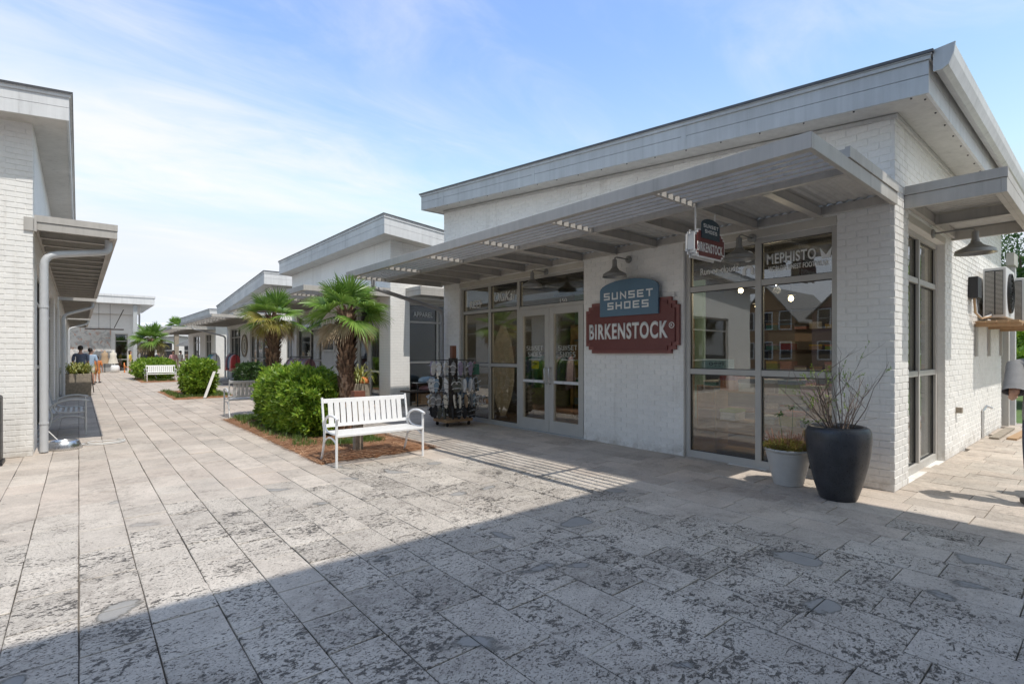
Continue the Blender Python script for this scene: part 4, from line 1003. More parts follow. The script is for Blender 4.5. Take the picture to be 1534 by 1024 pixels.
# taller block behind the camera: throws the big shadow over the foreground
tb = thing('tall_building', 'tall white building just behind the camera that shades the foreground', 'building', (-5, -5, 0))
MB().box(-18, 5.9, -11, -1.25, -.05, 8.6).build('wall', 'brickp', tb)
MB().box(-18.4, 6.36, -11.4, -0.74, 8.62, 9.0).build('roof', 'fascia_white', tb)
TF = Face((0, -1.25), (1, 0), (0, 1))
for fl_ in range(3):
    for k in range(6):
        u = -15.5 + k * 3.8; z = .6 + fl_ * 2.8; m = MB()
        TF.box(m, u - .8, u - .7, .001, .05, z, z + 1.8); TF.box(m, u + .7, u + .8, .001, .05, z, z + 1.8); TF.box(m, u - .7, u + .7, .001, .05, z, z + .1); TF.box(m, u - .7, u + .7, .001, .05, z + 1.7, z + 1.8)
        o = m.build('window', 'frame', tb); m = MB(); TF.box(m, u - .7, u + .7, .001, .012, z + .1, z + 1.7); m.build('pane', 'gasket', o)

# ================================================================== signs and lamps on the near shop
def octo(u0, u1, z0, z1, a, b):       # board with stepped corners
    return [(u0, z0 + b), (u0 + a * .45, z0 + b), (u0 + a * .45, z0 + b * .5), (u0 + a, z0 + b * .5), (u0 + a, z0), (u1 - a, z0), (u1 - a, z0 + b * .5), (u1 - a * .45, z0 + b * .5), (u1 - a * .45, z0 + b), (u1, z0 + b),
            (u1, z1 - b), (u1 - a * .45, z1 - b), (u1 - a * .45, z1 - b * .5), (u1 - a, z1 - b * .5), (u1 - a, z1), (u0 + a, z1), (u0 + a, z1 - b * .5), (u0 + a * .45, z1 - b * .5), (u0 + a * .45, z1 - b), (u0, z1 - b)]
def arch(u0, u1, z0, zs, zt, n=14):
    c = (u0 + u1) / 2; w = (u1 - u0) / 2
    return [(u0, z0), (u1, z0)] + [(c + w * math.cos(math.pi * k / n) if k not in (0, n) else (u1 if k == 0 else u0), zs + (zt - zs) * math.sin(math.pi * k / n)) for k in range(n + 1)]
ws = thing('wall_sign', 'large burgundy BIRKENSTOCK board with slate SUNSET SHOES arch on the brick wall', 'sign', (X1, 5.03, 1.5))
mb = MB(); mb.prism(octo(4.14, 5.93, 1.50, 2.34, .13, .12), A, .004, .055); mb.build('backing', 'burg2', ws)
mb = MB(); mb.prism(octo(4.195, 5.875, 1.55, 2.29, .13, .12), A, .0555, .078); mb.build('board', 'burg', ws)
mb = MB(); mb.prism(arch(4.453, 5.569, 2.10, 2.52, 2.675), A, .0785, .118); mb.build('arch_board', 'blue', ws)
block_text('SUNSET', A, 5.01, 2.425, .94, .115, .118, 'text', ws, .2, .007); block_text('SHOES', A, 5.01, 2.265, .79, .115, .118, 'text', ws, .2, .007)
text_obj('BIRKENSTOCK', A, 5.07, 1.858, 1.53, .262, .078, 'text', ws, bold=.055, depth=.007)
mb = MB(); band(A, 4.245, 1.915, .036, .045, 0, 2 * math.pi, .0785, .083, mb, 16); mb.build('lettering', 'text', ws)
text_obj('R', A, 4.245, 1.915, .032, .04, .0785, 'text', ws, bold=.02, depth=.004)
mb = MB(); A.box(mb, 4.22, 4.25, .01, .06, 2.335, 2.36); mb.tube([A.p(4.235, .03, 2.345), A.p(4.235, .03, 2.40)], .014, 8); mb.build('bracket', 'white', ws)
# hanging blade sign under the canopy, facing along the walkway
HF = FS(3.02)
hs = thing('hanging_sign', 'small double sided SUNSET SHOES BIRKENSTOCK sign hung on two rods under the canopy', 'sign', (5.44, 3.02, 2.60))
uc = 5.43
for off_, tag_ in ((0.030, 'front_board'), (-0.062, 'back_board')):
    mb = MB(); mb.prism(octo(5.10, 5.76, 2.56, 2.87, .07, .06), HF, off_, off_ + .014); w_ = mb.build('edging', 'white', hs)
    mb = MB(); mb.prism(octo(5.118, 5.742, 2.577, 2.853, .07, .06), HF, off_ + (.0145 if off_ > 0 else -.004), off_ + (.018 if off_ > 0 else -.0005)); mb.build(tag_, 'burg', hs)
mb = MB(); mb.prism(octo(5.12, 5.74, 2.58, 2.85, .07, .06), HF, -.047, .029); mb.build('core', 'white', hs)
mb = MB(); mb.prism(arch(5.235, 5.625, 2.775, 2.93, 3.0), HF, .0485, .058); mb.build('arch_board', 'bluedk', hs)
block_text('SUNSET', HF, uc, 2.915, .32, .038, .0582, 'text', hs, .2, .002); block_text('SHOES', HF, uc, 2.855, .26, .038, .0582, 'text', hs, .2, .002)
text_obj('BIRKENSTOCK', HF, uc, 2.675, .55, .105, .0485, 'text', hs, bold=.055, depth=.002)
for xx in (5.20, 5.62): MB().tube([(xx, 3.02, 2.86), (xx, 3.02, 3.12)], .009, 8).build('rod', 'white', hs, smooth=True)
def barn_light(label, F, u, z, out=0.36, drop=.30, r=.185):
    t = thing('barn_light', label, 'wall lamp', F.p(u, out, z - drop), group='barn lights over the shop openings')
    o = F.p(u, 0, z); a = F.p(u, out, z)
    mb = MB(); b = []
    for d, rr_ in ((0.002, .058), (.02, .058), (.03, .045)):
        b.append([F.p(u + rr_ * math.cos(2 * math.pi * k / 16), d, z + rr_ * math.sin(2 * math.pi * k / 16)) for k in range(16)])
    mb.add(sum(b, []), [tuple(range(16))[::-1], tuple(range(32, 48))] + [(j * 16 + k, j * 16 + (k + 1) % 16, (j + 1) * 16 + (k + 1) % 16, (j + 1) * 16 + k) for j in range(2) for k in range(16)])
    mb.build('mount', 'lamp', t)
    MB().tube([F.p(u, .03, z), F.p(u, out - .05, z), F.p(u, out - .01, z - .015), F.p(u, out, z - .05)], .012, 8).build('arm', 'lamp', t, smooth=True)
    x, y = a[0], a[1]; z0 = z - .04
    MB().lathe(x, y, [(0.001, z0), (.03, z0), (.036, z0 - .02), (.036, z0 - .10), (.044, z0 - .115), (.044, z0 - .13), (.03, z0 - .131)], 18).build('socket', 'lamp', t, smooth=True)
    zs = z0 - .125
    MB().lathe(x, y, [(.032, zs), (.055, zs - .015), (.075, zs - .045), (.13, zs - .075), (r * .96, zs - .105), (r, zs - .145), (r + .006, zs - .15), (r - .004, zs - .146), (r * .93, zs - .11), (.125, zs - .083), (.065, zs - .055), (.001, zs - .05)], 28).build('shade', 'lamp', t, smooth=True)
    return t
barn_light('dull metal barn light on the brick wall above the burgundy sign', A, 5.07, 3.00)
barn_light('dull metal barn light above the corner window beside the hanging sign', A, 3.10, 3.00)
barn_light('dull metal barn light above the glass double doors', A, 6.97, 3.03)
barn_light('dull metal barn light on the sunlit side wall, rightmost in view', B, 8.42, 3.04, .42, r=.20)
barn_light('barn light under the second shop canopy', W2, 15.0, 3.04)

# ================================================================== benches
def make_bench(label, mt='bench', L=1.27, group=None):
    """local frame: the sitter looks towards -Y; origin on the ground at the centre of the front legs"""
    t = thing('bench', label, 'bench', (0, 0, 0), group=group)
    h = L / 2
    def bz(p0, p1, p2, p3, n=12):
        out = []
        for k in range(n + 1):
            s = k / n; out.append(tuple((1 - s) ** 3 * a + 3 * (1 - s) ** 2 * s * b + 3 * (1 - s) * s * s * c + s ** 3 * d for a, b, c, d in zip(p0, p1, p2, p3)))
        return out
    for sx in (-1, 1):
        x = sx * h
        MB().tube([(x, 0, 0), (x, 0, .62)], .017, 8).build('leg', mt, t, smooth=True, local=True)
        MB().tube(bz((x, .60, 0), (x, .50, .18), (x, .46, .30), (x, .47, .42)) + [(x, .50, .52), (x, .57, .88)], .016, 8).build('leg', mt, t, smooth=True, local=True)
        # arm: an arch from the back post over the front leg, its tail curling down to the seat
        MB().tube(bz((x, .505, .50), (x, .42, .66), (x, .22, .67), (x, .10, .66)) + [(x, .02, .645), (x, -.05, .63)], .017, 8).build('armrest', mt, t, smooth=True, local=True)
        MB().tube(bz((x, .42, .58), (x, .50, .44), (x, .30, .40), (x, .0, .435)), .012, 6).build('arm_scroll', mt, t, smooth=True, local=True)
        MB().tube(bz((x, .53, .20), (x, .42, .37), (x, .2, .42), (x, .0, .30)), .011, 6).build('brace', mt, t, smooth=True, local=True)
    for i in range(6):
        y = .04 + i * .077; MB().box(-h + .018, h - .018, y, y + .036, .415, .425).build('seat_slat', mt, t, local=True)
    MB().box(-h, h, -.018, .014, .395, .428).build('seat_rail', mt, t, local=True, bevel=.004)
    MB().box(-h, h, .46, .485, .395, .425).build('seat_rail', mt, t, local=True, bevel=.004)
    def back(u0, u1, z0, z1, th=.012):
        m = MB(); f = lambda z: .50 + (z - .47) * .175
        m.hexa([(u0, f(z0), z0), (u1, f(z0), z0), (u1, f(z0) + th, z0), (u0, f(z0) + th, z0), (u0, f(z1), z1), (u1, f(z1), z1), (u1, f(z1) + th, z1), (u0, f(z1) + th, z1)]); return m
    back(-h + .005, h - .005, .80, .86, .03).build('top_rail', mt, t, local=True, bevel=.004)
    back(-h + .01, h - .01, .47, .515, .024).build('lower_rail', mt, t, local=True, bevel=.003)
    n = 13; w = (L - .14) / n
    for k in range(n):
        u = -h + .07 + k * w; m = back(u + .008, u + w - .008, .513, .802, .009); m.build('back_slat', mt, t, local=True)
    return t
b0 = make_bench('white slatted steel bench in front of the palm bed, nearest the shop doors')
b0.location = (3.215, 6.60, 0); b0.rotation_euler = (0, 0, R(-1.5)); G_B = 'white and grey slatted benches along the walkway'; b0['group'] = G_B
def bcopy(label, loc, rz, mt=None):
    c = copy_tree(b0, None, loc, rz, label)
    if mt:
        for k in ch(c): k.data = _grey(k.data, mt)
    return c
_gc = {}
def _grey(me, mt):
    if me.name not in _gc: n = me.copy(); n.materials[0] = M[mt]; _gc[me.name] = n
    return _gc[me.name]
bcopy('silver grey bench at the far end of the big hedge bed, seen from behind', (3.30, 13.85, 0), R(180), 'benchg')
bcopy('silver grey bench standing against the left shop wall beside the steel bowl', (0.10, 12.95, 0), R(90), 'benchg')
bcopy('small white bench far down the walkway in front of the third planting bed', (3.35, 32.6, 0), 0)
bcopy('grey bench seen end on at the left of the third planting bed', (2.75, 35.0, 0), R(-90), 'benchg')

# ================================================================== planting beds
def bed(label, x0, x1, y0, y1, hx, turf):
    n = 40; pts = []
    for k in range(n):
        t_ = 2 * math.pi * k / n; cx, cy = (x0 + x1) / 2, (y0 + y1) / 2
        c_, s_ = math.cos(t_), math.sin(t_); q = 1 / max(abs(c_), abs(s_)); wob = 1 + rr.uniform(-.025, .025)
        pts.append((cx + c_ * q * (x1 - x0) / 2 * wob, cy + s_ * q * (y1 - y0) / 2 * wob))
    mb = MB(); vs = [(a, b, .006) for a, b in pts] + [((a - (x0 + x1) / 2) * .86 + (x0 + x1) / 2, (b - (y0 + y1) / 2) * .9 + (y0 + y1) / 2, .03) for a, b in pts] + [((x0 + x1) / 2, (y0 + y1) / 2, .05)]
    mb.add(vs, [(i, (i + 1) % n, (i + 1) % n + n, i + n) for i in range(n)] + [(i + n, (i + 1) % n + n, 2 * n) for i in range(n)])
    o = mb.build('mulch', 'mulch', kind='stuff', smooth='all'); setp(o, label, 'mulch')
    # straw needles
    N = 13000 if y0 < 10 else 2500
    c = np.stack([rng.uniform(x0 - .03, x1 + .03, N), rng.uniform(y0 - .03, y1 + .03, N), rng.uniform(.03, .055, N)], 1)
    edge = np.minimum(np.minimum(c[:, 0] - x0, x1 - c[:, 0]), np.minimum(c[:, 1] - y0, y1 - c[:, 1])); c[:, 2] = .012 + np.clip(edge, 0, .25) * .14 + rng.uniform(0, .012, N)
    a = rng.uniform(0, math.pi * 2, N); l = rng.uniform(.03, .095, N); w = rng.uniform(.0018, .0048, N)
    d = np.stack([np.cos(a) * l, np.sin(a) * l, rng.uniform(-.008, .008, N)], 1); p = np.stack([-np.sin(a) * w, np.cos(a) * w, np.zeros(N)], 1)
    v = np.stack([c - d - p, c + d - p, c + d + p, c - d + p], 1).reshape(-1, 3); f = np.arange(4 * N).reshape(-1, 4)
    quads('pine_straw', v, f, 'straw', 'stuff', label.replace('mulch', 'pine straw needles'), 'straw')
def quads(name, v, f, mt, kind=None, label=None, cat=None, parent=None):
    me = bpy.data.meshes.new(name); me.vertices.add(len(v)); me.vertices.foreach_set('co', np.asarray(v, dtype=np.float32).ravel())
    k = f.shape[1]; me.loops.add(f.size); me.loops.foreach_set('vertex_index', f.ravel().astype(np.int32))
    me.polygons.add(len(f)); me.polygons.foreach_set('loop_start', (np.arange(len(f)) * k).astype(np.int32)); me.update(calc_edges=True)
    me.materials.append(M[mt]); o = bpy.data.objects.new(name, me); col.objects.link(o)
    if parent: 
        o.parent = parent; me.transform(Matrix.Translation(-ORG[parent.name])); ORG[o.name] = ORG[parent.name]
    setp(o, label, cat, None, kind); return o
bed('rust orange pine straw mulch of the long bed behind the near bench', 2.5, 4.35, 6.95, 13.1, 0, 0)
bed('brown mulch around the second clipped shrub', 2.35, 4.25, 19.6, 24.2, 0, 0)
bed('brown mulch under the far palm bed', 2.45, 4.15, 32.2, 38.6, 0, 0)

def leaves(C, D, ln, wd, fold=0.25):
    """leaf quads: rhombus shaped, centres C, directions D"""
    N = len(C); ref = rng.normal(size=(N, 3)); s = np.cross(D, ref); s /= np.linalg.norm(s, axis=1)[:, None] + 1e-9
    up = np.cross(s, D); L = ln[:, None]; W = wd[:, None]
    a = C; b = C + D * L * .5 + s * W + up * W * fold; c = C + D * L; d = C + D * L * .5 - s * W + up * W * fold
    return np.stack([a, b, c, d], 1).reshape(-1, 3), np.arange(4 * N).reshape(-1, 4)
def blob_shrub(label, cx, cy, rx, ry, z0, z1, nclump, mt='shrub', per=9, ln=.075, wd=.014, name='shrub', cat='shrub', sq=3.2, group=None, seed=1):
    r_ = np.random.default_rng(seed)
    t = thing(name, label, cat, (cx, cy, 0), group=group)
    mb = MB()
    for k in range(9):
        a = r_.uniform(0, 6.28); q = r_.uniform(.2, .7)
        mb.tube([(cx + math.cos(a) * .1, cy + math.sin(a) * .12, .02), (cx + math.cos(a) * rx * q * .6, cy + math.sin(a) * ry * q * .6, z0 + (z1 - z0) * .35), (cx + math.cos(a) * rx * q, cy + math.sin(a) * ry * q, z0 + (z1 - z0) * .75)], [.02, .014, .006], 5)
    mb.build('stem', 'twig', t)
    P = r_.normal(size=(nclump, 3)); P /= np.linalg.norm(P, axis=1)[:, None]
    # superellipsoid shell with bumps, so the outline is uneven
    k = (np.abs(P) ** sq).sum(1) ** (-1 / sq); bump = 1 + .09 * np.sin(P[:, 0] * 7 + P[:, 2] * 5 + seed) * np.cos(P[:, 1] * 6) + .07 * np.sin(P[:, 1] * 17 + seed) * np.cos(P[:, 2] * 13 + P[:, 0] * 9) + r_.normal(0, .06, nclump)
    depth = np.where(r_.random(nclump) < .75, r_.uniform(.86, 1.0, nclump), r_.uniform(.35, .86, nclump))
    Q = P * k[:, None] * (bump * depth)[:, None]
    zc, hz = (z0 + z1) / 2, (z1 - z0) / 2
    C = np.stack([cx + Q[:, 0] * rx, cy + Q[:, 1] * ry, zc + Q[:, 2] * hz], 1)
    out = np.stack([P[:, 0] / rx, P[:, 1] / ry, P[:, 2] / hz + .9], 1); out /= np.linalg.norm(out, axis=1)[:, None]
    CC = np.repeat(C, per, 0); O = np.repeat(out, per, 0)
    D = O * .75 + r_.normal(0, .62, (len(CC), 3)); D /= np.linalg.norm(D, axis=1)[:, None]
    CC = CC + D * .01 + r_.normal(0, .022, CC.shape)
    v, f = leaves(CC, D, r_.uniform(.7, 1.3, len(CC)) * ln, r_.uniform(.8, 1.3, len(CC)) * wd)
    quads('foliage', v, f, mt, parent=t)
    return t
blob_shrub('large clipped bright green shrub filling the bed behind the near bench', 3.24, 10.40, .41, 1.42, .06, 1.15, 2800, per=20, seed=3, ln=.098, wd=.0165, sq=4.4)
blob_shrub('second clipped green shrub with a plank leaning on it', 3.28, 21.3, .42, 1.0, .1, 1.20, 1500, per=12, seed=5, ln=.12, wd=.024, sq=4)
blob_shrub('far clipped green shrub behind the small white bench', 3.35, 36.1, .95, 2.0, .1, 1.15, 1500, per=7, seed=8, ln=.13, wd=.03)
blob_shrub('low dark green planting beside the third shop racks', 5.9, 25.3, .5, .8, .05, 1.0, 600, 'shrubdk', 7, .12, .025, seed=12)
def turf(label, rects, N, hmax=.12, name='grass'):
    V = []; 
    for (x0, x1, y0, y1) in rects:
        n = int(N / len(rects)); cl = rng.uniform([x0, y0], [x1, y1], (n // 14 + 1, 2)); c2 = np.repeat(cl, 14, 0)[:n] + rng.normal(0, .025, (n, 2))
        a = rng.uniform(0, 6.28, n); h = rng.uniform(.4, 1, n) * hmax; lean = rng.uniform(.01, .08, n); w = rng.uniform(.0015, .004, n) * (1 + hmax * 4)
        base = np.stack([c2[:, 0], c2[:, 1], np.full(n, .02)], 1); tip = base + np.stack([np.cos(a) * lean, np.sin(a) * lean, h], 1); s = np.stack([-np.sin(a) * w, np.cos(a) * w, np.zeros(n)], 1)
        V.append(np.stack([base - s, base + s, tip + s * .25, tip - s * .25], 1).reshape(-1, 3))
    v = np.concatenate(V); return quads(name, v, np.arange(len(v)).reshape(-1, 4), 'grass', 'stuff', label, 'grass')
turf('tufts of green grass along the edge of the long mulch bed', [(2.62, 2.95, 8.3, 13.0), (2.7, 3.1, 12.2, 13.0), (3.0, 3.9, 7.9, 8.35)], 6500)
turf('short grass round the second clipped shrub', [(2.5, 4.0, 19.95, 20.4), (2.45, 2.7, 20, 24), (3.6, 4.1, 20, 23)], 4500, .13)
turf('short grass under the far bench bed', [(2.6, 4.0, 32.7, 34.5)], 1500, .15)
po = MB().box(3.17, 3.30, 7.40, 7.50, 0, .84).build('wooden_post', 'oldwood', bevel=.006); setp(po, 'grey weathered timber post in the mulch just behind the near bench', 'post')
MB().box(3.15, 3.32, 7.38, 7.52, .842, .93).build('cap', 'redwood', po)
pl = MB(); pl.hexa([(3.16, 19.62, .02), (3.24, 19.62, .02), (3.24, 19.66, .02), (3.16, 19.66, .02), (3.52, 20.05, .88), (3.60, 20.05, .88), (3.60, 20.09, .88), (3.52, 20.09, .88)])
pl = pl.build('plank', 'soffit'); setp(pl, 'pale plank leaning against the second clipped shrub', 'plank')

# ================================================================== palms
def fan_frond(t, base, ang, elev, pet, rad, mt, droop=.0, nleaf=30, seed=0, spread=150, name='frond'):
    r_ = random.Random(seed)
    d = Vector((math.cos(ang) * math.cos(elev), math.sin(ang) * math.cos(elev), math.sin(elev)))
    mb = MB(); side = d.cross(Vector((0, 0, 1))); side.normalize(); up = side.cross(d)
    b = Vector(base); p1 = b + d * pet * .5 + Vector((0, 0, .02)); p2 = b + d * pet - Vector((0, 0, droop * pet * .3))
    mb.tube([b, p1, p2], [.013, .009, .007], 4)
    d2 = (p2 - p1).normalized(); d2 = (d2 - Vector((0, 0, droop * .5))).normalized(); side = d2.cross(Vector((0, 0, 1)))
    if side.length < .05: side = Vector((1, 0, 0))
    side.normalize(); up = side.cross(d2)
    tw = r_.uniform(-.5, .5); s2 = side * math.cos(tw) + up * math.sin(tw); up2 = up * math.cos(tw) - side * math.sin(tw)
    cup = r_.uniform(.12, .35)
    for k in range(nleaf):
        a = R(-spread + 2 * spread * (k + .5) / nleaf + r_.uniform(-1.5, 1.5)); L = rad * (1 - .22 * (abs(a) / R(spread)) ** 2) * r_.uniform(.90, 1.04)
        dr = (d2 * math.cos(a) + s2 * math.sin(a)) + up2 * cup * abs(math.sin(a)); dr.normalize()
        q = dr.cross(up2); q.normalize(); w = rad * .029 * 30 / nleaf * spread / 100
        g = Vector((0, 0, -1)) * L
        m0 = p2 + dr * L * .18; m1 = p2 + dr * L * .50 + g * (.02 + droop * .12); m2 = p2 + dr * L * .82 + g * (.05 + droop * .42) ; m3 = p2 + dr * L * r_.uniform(.93, 1.02) + g * (.10 + droop * 0.85) * r_.uniform(.6, 1.2)
        f = up2 * w * .45
        w0 = w * .42
        mb.add([p2 - q * w * .2, p2 + q * w * .2, m0 - q * w0 + f, m0 - f * .3, m0 + q * w0 + f, m1 - q * w + f, m1 - f * .3, m1 + q * w + f, m2 - q * w * .48 + f * .6, m2, m2 + q * w * .48 + f * .6, m3],
               [(0, 3, 2), (0, 1, 3), (1, 4, 3), (2, 3, 6, 5), (3, 4, 7, 6), (5, 6, 9, 8), (6, 7, 10, 9), (8, 9, 11), (9, 10, 11)])
    return mb.build(name, mt, t, fix=False)
def palm(label, x, y, h, tr, rad, nf, nd, seed, pet=.42, lod=1.0, group='fan palms in the planting beds'):
    r_ = random.Random(seed); t = thing('fan_palm', label, 'palm tree', (x, y, 0), group=group)
    mb = MB(); prof = []; n = 26
    for k in range(n + 1):
        s = k / n; z = s * h; r0 = tr * (1.0 + .10 * (1 - s) + (.10 if s > .82 else 0)); prof.append((r0 * (1.0 if k % 2 else .93), z))
    mb.lathe(x, y, prof, 16)
    v = [(a + r_.uniform(-.006, .006), b + r_.uniform(-.006, .006), c) for a, b, c in mb.v]; mb.v = v
    tk = mb.build('trunk', 'bark', t, smooth='all')
    # fibrous leaf bases
    mb = MB(); m2 = MB()
    for k in range(int(760 * lod)):
        z = r_.uniform(.03, h); a = r_.uniform(0, 6.28); rr_ = tr * .98; s = r_.uniform(.6, 1.5) * (1.15 if z > h * .5 else .8)
        c = Vector((x + math.cos(a) * rr_, y + math.sin(a) * rr_, z)); o = Vector((math.cos(a), math.sin(a), 0)); q = Vector((-math.sin(a), math.cos(a), 0)); w = .022 * s
        tip = c + o * .05 * s + Vector((0, 0, .06 * s)) + q * r_.uniform(-.02, .02)
        (mb if r_.random() < .6 else m2).add([c - q * w, c + q * w, tip + q * w * .45, tip - q * w * .45, c - q * w + Vector((0, 0, -.035)) , c + q * w + Vector((0, 0, -.035))], [(0, 1, 2, 3), (4, 5, 1, 0), (3, 2, 5, 4)])
    mb.build('leaf_bases', 'barkdk', tk, kind='stuff'); m2.build('leaf_bases', 'bark', tk, kind='stuff')
    top = h
    for k in range(nf):
        a = 2 * math.pi * k * .382 + r_.uniform(-.25, .25); s = k / (nf - 1)
        el = R(82 - 74 * s ** .9 + r_.uniform(-7, 7)); mt = 'frond' if s < .8 or r_.random() < .6 else 'frondy'
        fan_frond(t, (x + math.cos(a) * .05, y + math.sin(a) * .05, top - .05 - .16 * s), a, el, pet * r_.uniform(.85, 1.1), rad * r_.uniform(.9, 1.08), mt, .08 + .30 * s, int(34 * lod ** .5), r_.random(), 88 + 24 * r_.random())
    for k in range(nd):
        a = r_.uniform(0, 6.28); el = R(r_.uniform(-36, 6)); mt = r_.choice(['frondd', 'frondd', 'frondd', 'frondd', 'frondy'])
        fan_frond(t, (x + math.cos(a) * .07, y + math.sin(a) * .07, top - .12 - r_.random() * .16), a, el, pet * r_.uniform(.4, .85), rad * r_.uniform(.42, .68), mt, r_.uniform(.2, .7), int(22 * lod ** .5), r_.random(), 100)
    return t
palm('fan palm with brown skirt rising behind the near bench', 3.63, 8.86, 2.26, .122, .55, 17, 18, 21, pet=.36)
palm('fan palm at the far end of the long hedge bed', 3.47, 12.75, 2.38, .122, .55, 16, 15, 32, pet=.36)
palm('small fan palm in the far bed beyond the white bench', 3.3, 37.2, 2.35, .16, .85, 18, 12, 43, pet=.5, lod=.5)
palm('tall palm showing above the far roofs', 8.9, 72, 4.7, .6, 1.0, 18, 8, 54, pet=.6, lod=.4, group=None)

# ================================================================== pots at the corner
P1 = thing('plant_pot', 'tall charcoal glazed pot at the shop corner', 'pot', (6.02, 1.885, 0))
mb = MB().lathe(6.02, 1.885, [(.001, .0), (.165, .0), (.175, .02), (.215, .15), (.262, .35), (.29, .52), (.298, .62), (.293, .69), (.275, .735), (.245, .752), (.225, .745), (.22, .70), (.235, .62), (.001, .615)], 48)
M['potdk'] = weathered('charcoal glaze', (0.040, 0.042, 0.048), 0.34, 0, 0.35, 9, 0.35, 0.12)
mb.build('body', 'potdk', P1, smooth='all')
MB().lathe(6.02, 1.885, [(.001, .655), (.1, .66), (.232, .64)], 20).build('soil', 'soil', P1, smooth='all')
P2 = thing('plant_pot', 'pale ribbed tapered pot between the window and the charcoal pot', 'pot', (6.24, 2.46, 0))
pr = [(.001, 0), (.152, 0)]
for k in range(1, 46):
    s = k / 46; pr.append((.152 + .088 * s + .0022 * math.sin(k * 2.1), .385 * s))
pr += [(.243, .385), (.254, .39), (.256, .415), (.238, .416), (.232, .37), (.001, .36)]
M['potlt'] = weathered('stone white plastic', (0.50, 0.485, 0.455), 0.5, 0, 0.1, 6, 0.1, 0.15)
MB().lathe(6.24, 2.46, pr, 48).build('body', 'potlt', P2, smooth='all')
MB().lathe(6.24, 2.46, [(.001, .37), (.233, .362)], 20).build('soil', 'soil', P2)
# sparse twiggy shrub in the dark pot
S1 = thing('potted_shrub', 'sparse twiggy shrub with a few green shoots in the charcoal pot', 'plant', (6.02, 1.885, .65))
r_ = random.Random(4); tw = MB(); LC = []; LD = []
def branch(p, d, L, r0, depth):
    pts = [p]; n = 5; dd = d.copy(); q = p.copy()
    bend = Vector((r_.uniform(-.6, .6), r_.uniform(-.6, .6), r_.uniform(-.1, .4)))
    for k in range(n):
        dd = (dd + bend * .10 + Vector((r_.gauss(0, .05), r_.gauss(0, .05), .03))).normalized(); q = q + dd * L / n; pts.append(q.copy())
    tw.tube(pts, [r0 * (1 - .65 * k / n) for k in range(n + 1)], 5, cap=False)
    if depth > 0:
        for k in range(r_.choice([2, 3, 3])):
            i = r_.randint(1, n); s = Vector((r_.gauss(0, 1), r_.gauss(0, 1), r_.gauss(.25, .5))).normalized()
            branch(pts[i], (dd * .8 + s * .75).normalized(), L * r_.uniform(.35, .65), r0 * .5, depth - 1)
    elif r_.random() < .27:
        for k in range(r_.randint(8, 20)):
            i = r_.uniform(.3, 1) * n; a = pts[int(i)]; b = pts[min(int(i) + 1, n)]; c = a.lerp(b, i % 1); LC.append(c); LD.append((dd + Vector((r_.gauss(0, .7), r_.gauss(0, .7), r_.gauss(0, .7)))).normalized())
for k in range(19):
    a = r_.uniform(0, 6.28); sp_ = r_.uniform(.15, .95)
    branch(Vector((6.02 + math.cos(a) * .08 + .02, 1.885 + math.sin(a) * .08, .655)), Vector((math.cos(a) * sp_, math.sin(a) * sp_, 1)).normalized(), r_.uniform(.38, .78), .0062, 2)
tw.build('branches', 'twig', S1, fix=False)
C_ = np.array([c[:] for c in LC]); D_ = np.array([c[:] for c in LD]); v, f = leaves(C_, D_, rng.uniform(.014, .030, len(C_)), rng.uniform(.003, .006, len(C_))); quads('leaves', v, f, 'shrub', parent=S1)
S2 = thing('potted_succulent', 'low yellow green succulents with dry reddish flower stems in the pale ribbed pot', 'plant', (6.24, 2.46, .36))
N = 5200; a = rng.uniform(0, 6.28, N); q = np.sqrt(rng.random(N)) * .25; cl = rng.uniform(0, 1, N)
base = np.stack([6.24 + np.cos(a) * q, 2.46 + np.sin(a) * q, .385 + rng.uniform(0, .11, N) * (1.1 - q * 2)], 1)
D = np.stack([np.cos(a) * q * 2.2 + rng.normal(0, .5, N), np.sin(a) * q * 2.2 + rng.normal(0, .5, N), np.full(N, 1.0)], 1); D /= np.linalg.norm(D, axis=1)[:, None]
v, f = leaves(base, D, rng.uniform(.018, .045, N), rng.uniform(.0035, .007, N), .6); quads('leaves', v, f, 'succ', parent=S2)
mb = MB()
for k in range(130):
    a = r_.uniform(0, 6.28); q = r_.uniform(.02, .23); h_ = r_.uniform(.10, .23); x, y = 6.24 + math.cos(a) * q, 2.46 + math.sin(a) * q; lx, ly = math.cos(a) * q * .5 + r_.gauss(0, .02), math.sin(a) * q * .5 + r_.gauss(0, .02)
    mb.tube([(x, y, .38), (x + lx * .5, y + ly * .5, .38 + h_ * .6), (x + lx, y + ly, .38 + h_)], [.0018, .0016, .0034], 4)
mb.build('flower_stems', 'succr', S2, fix=False)
mb = MB(); LC = []; LD = []
for (dx_, dy_, h_) in ((.02, -.02, .50), (-.06, .03, .42), (.12, -.06, .33)):
    p0 = Vector((6.24 + dx_, 2.46 + dy_, .38)); p1 = p0 + Vector((dx_ * .8, dy_ * .8, h_)); mb.tube([p0, p0.lerp(p1, .5) + Vector((.01, 0, 0)), p1], [.003, .0025, .002], 4)
    for k in range(26): LC.append(p1 + Vector((r_.gauss(0, .028), r_.gauss(0, .028), r_.gauss(0, .012)))); LD.append(Vector((r_.gauss(0, 1), r_.gauss(0, 1), r_.gauss(0, .5))).normalized())
mb.build('tall_stem', 'shrubdk', S2, fix=False); C_ = np.array([c[:] for c in LC]); D_ = np.array([c[:] for c in LD]); v, f = leaves(C_, D_, rng.uniform(.03, .05, len(C_)), rng.uniform(.006, .010, len(C_))); quads('tall_leaves', v, f, 'shrubdk', parent=S2)

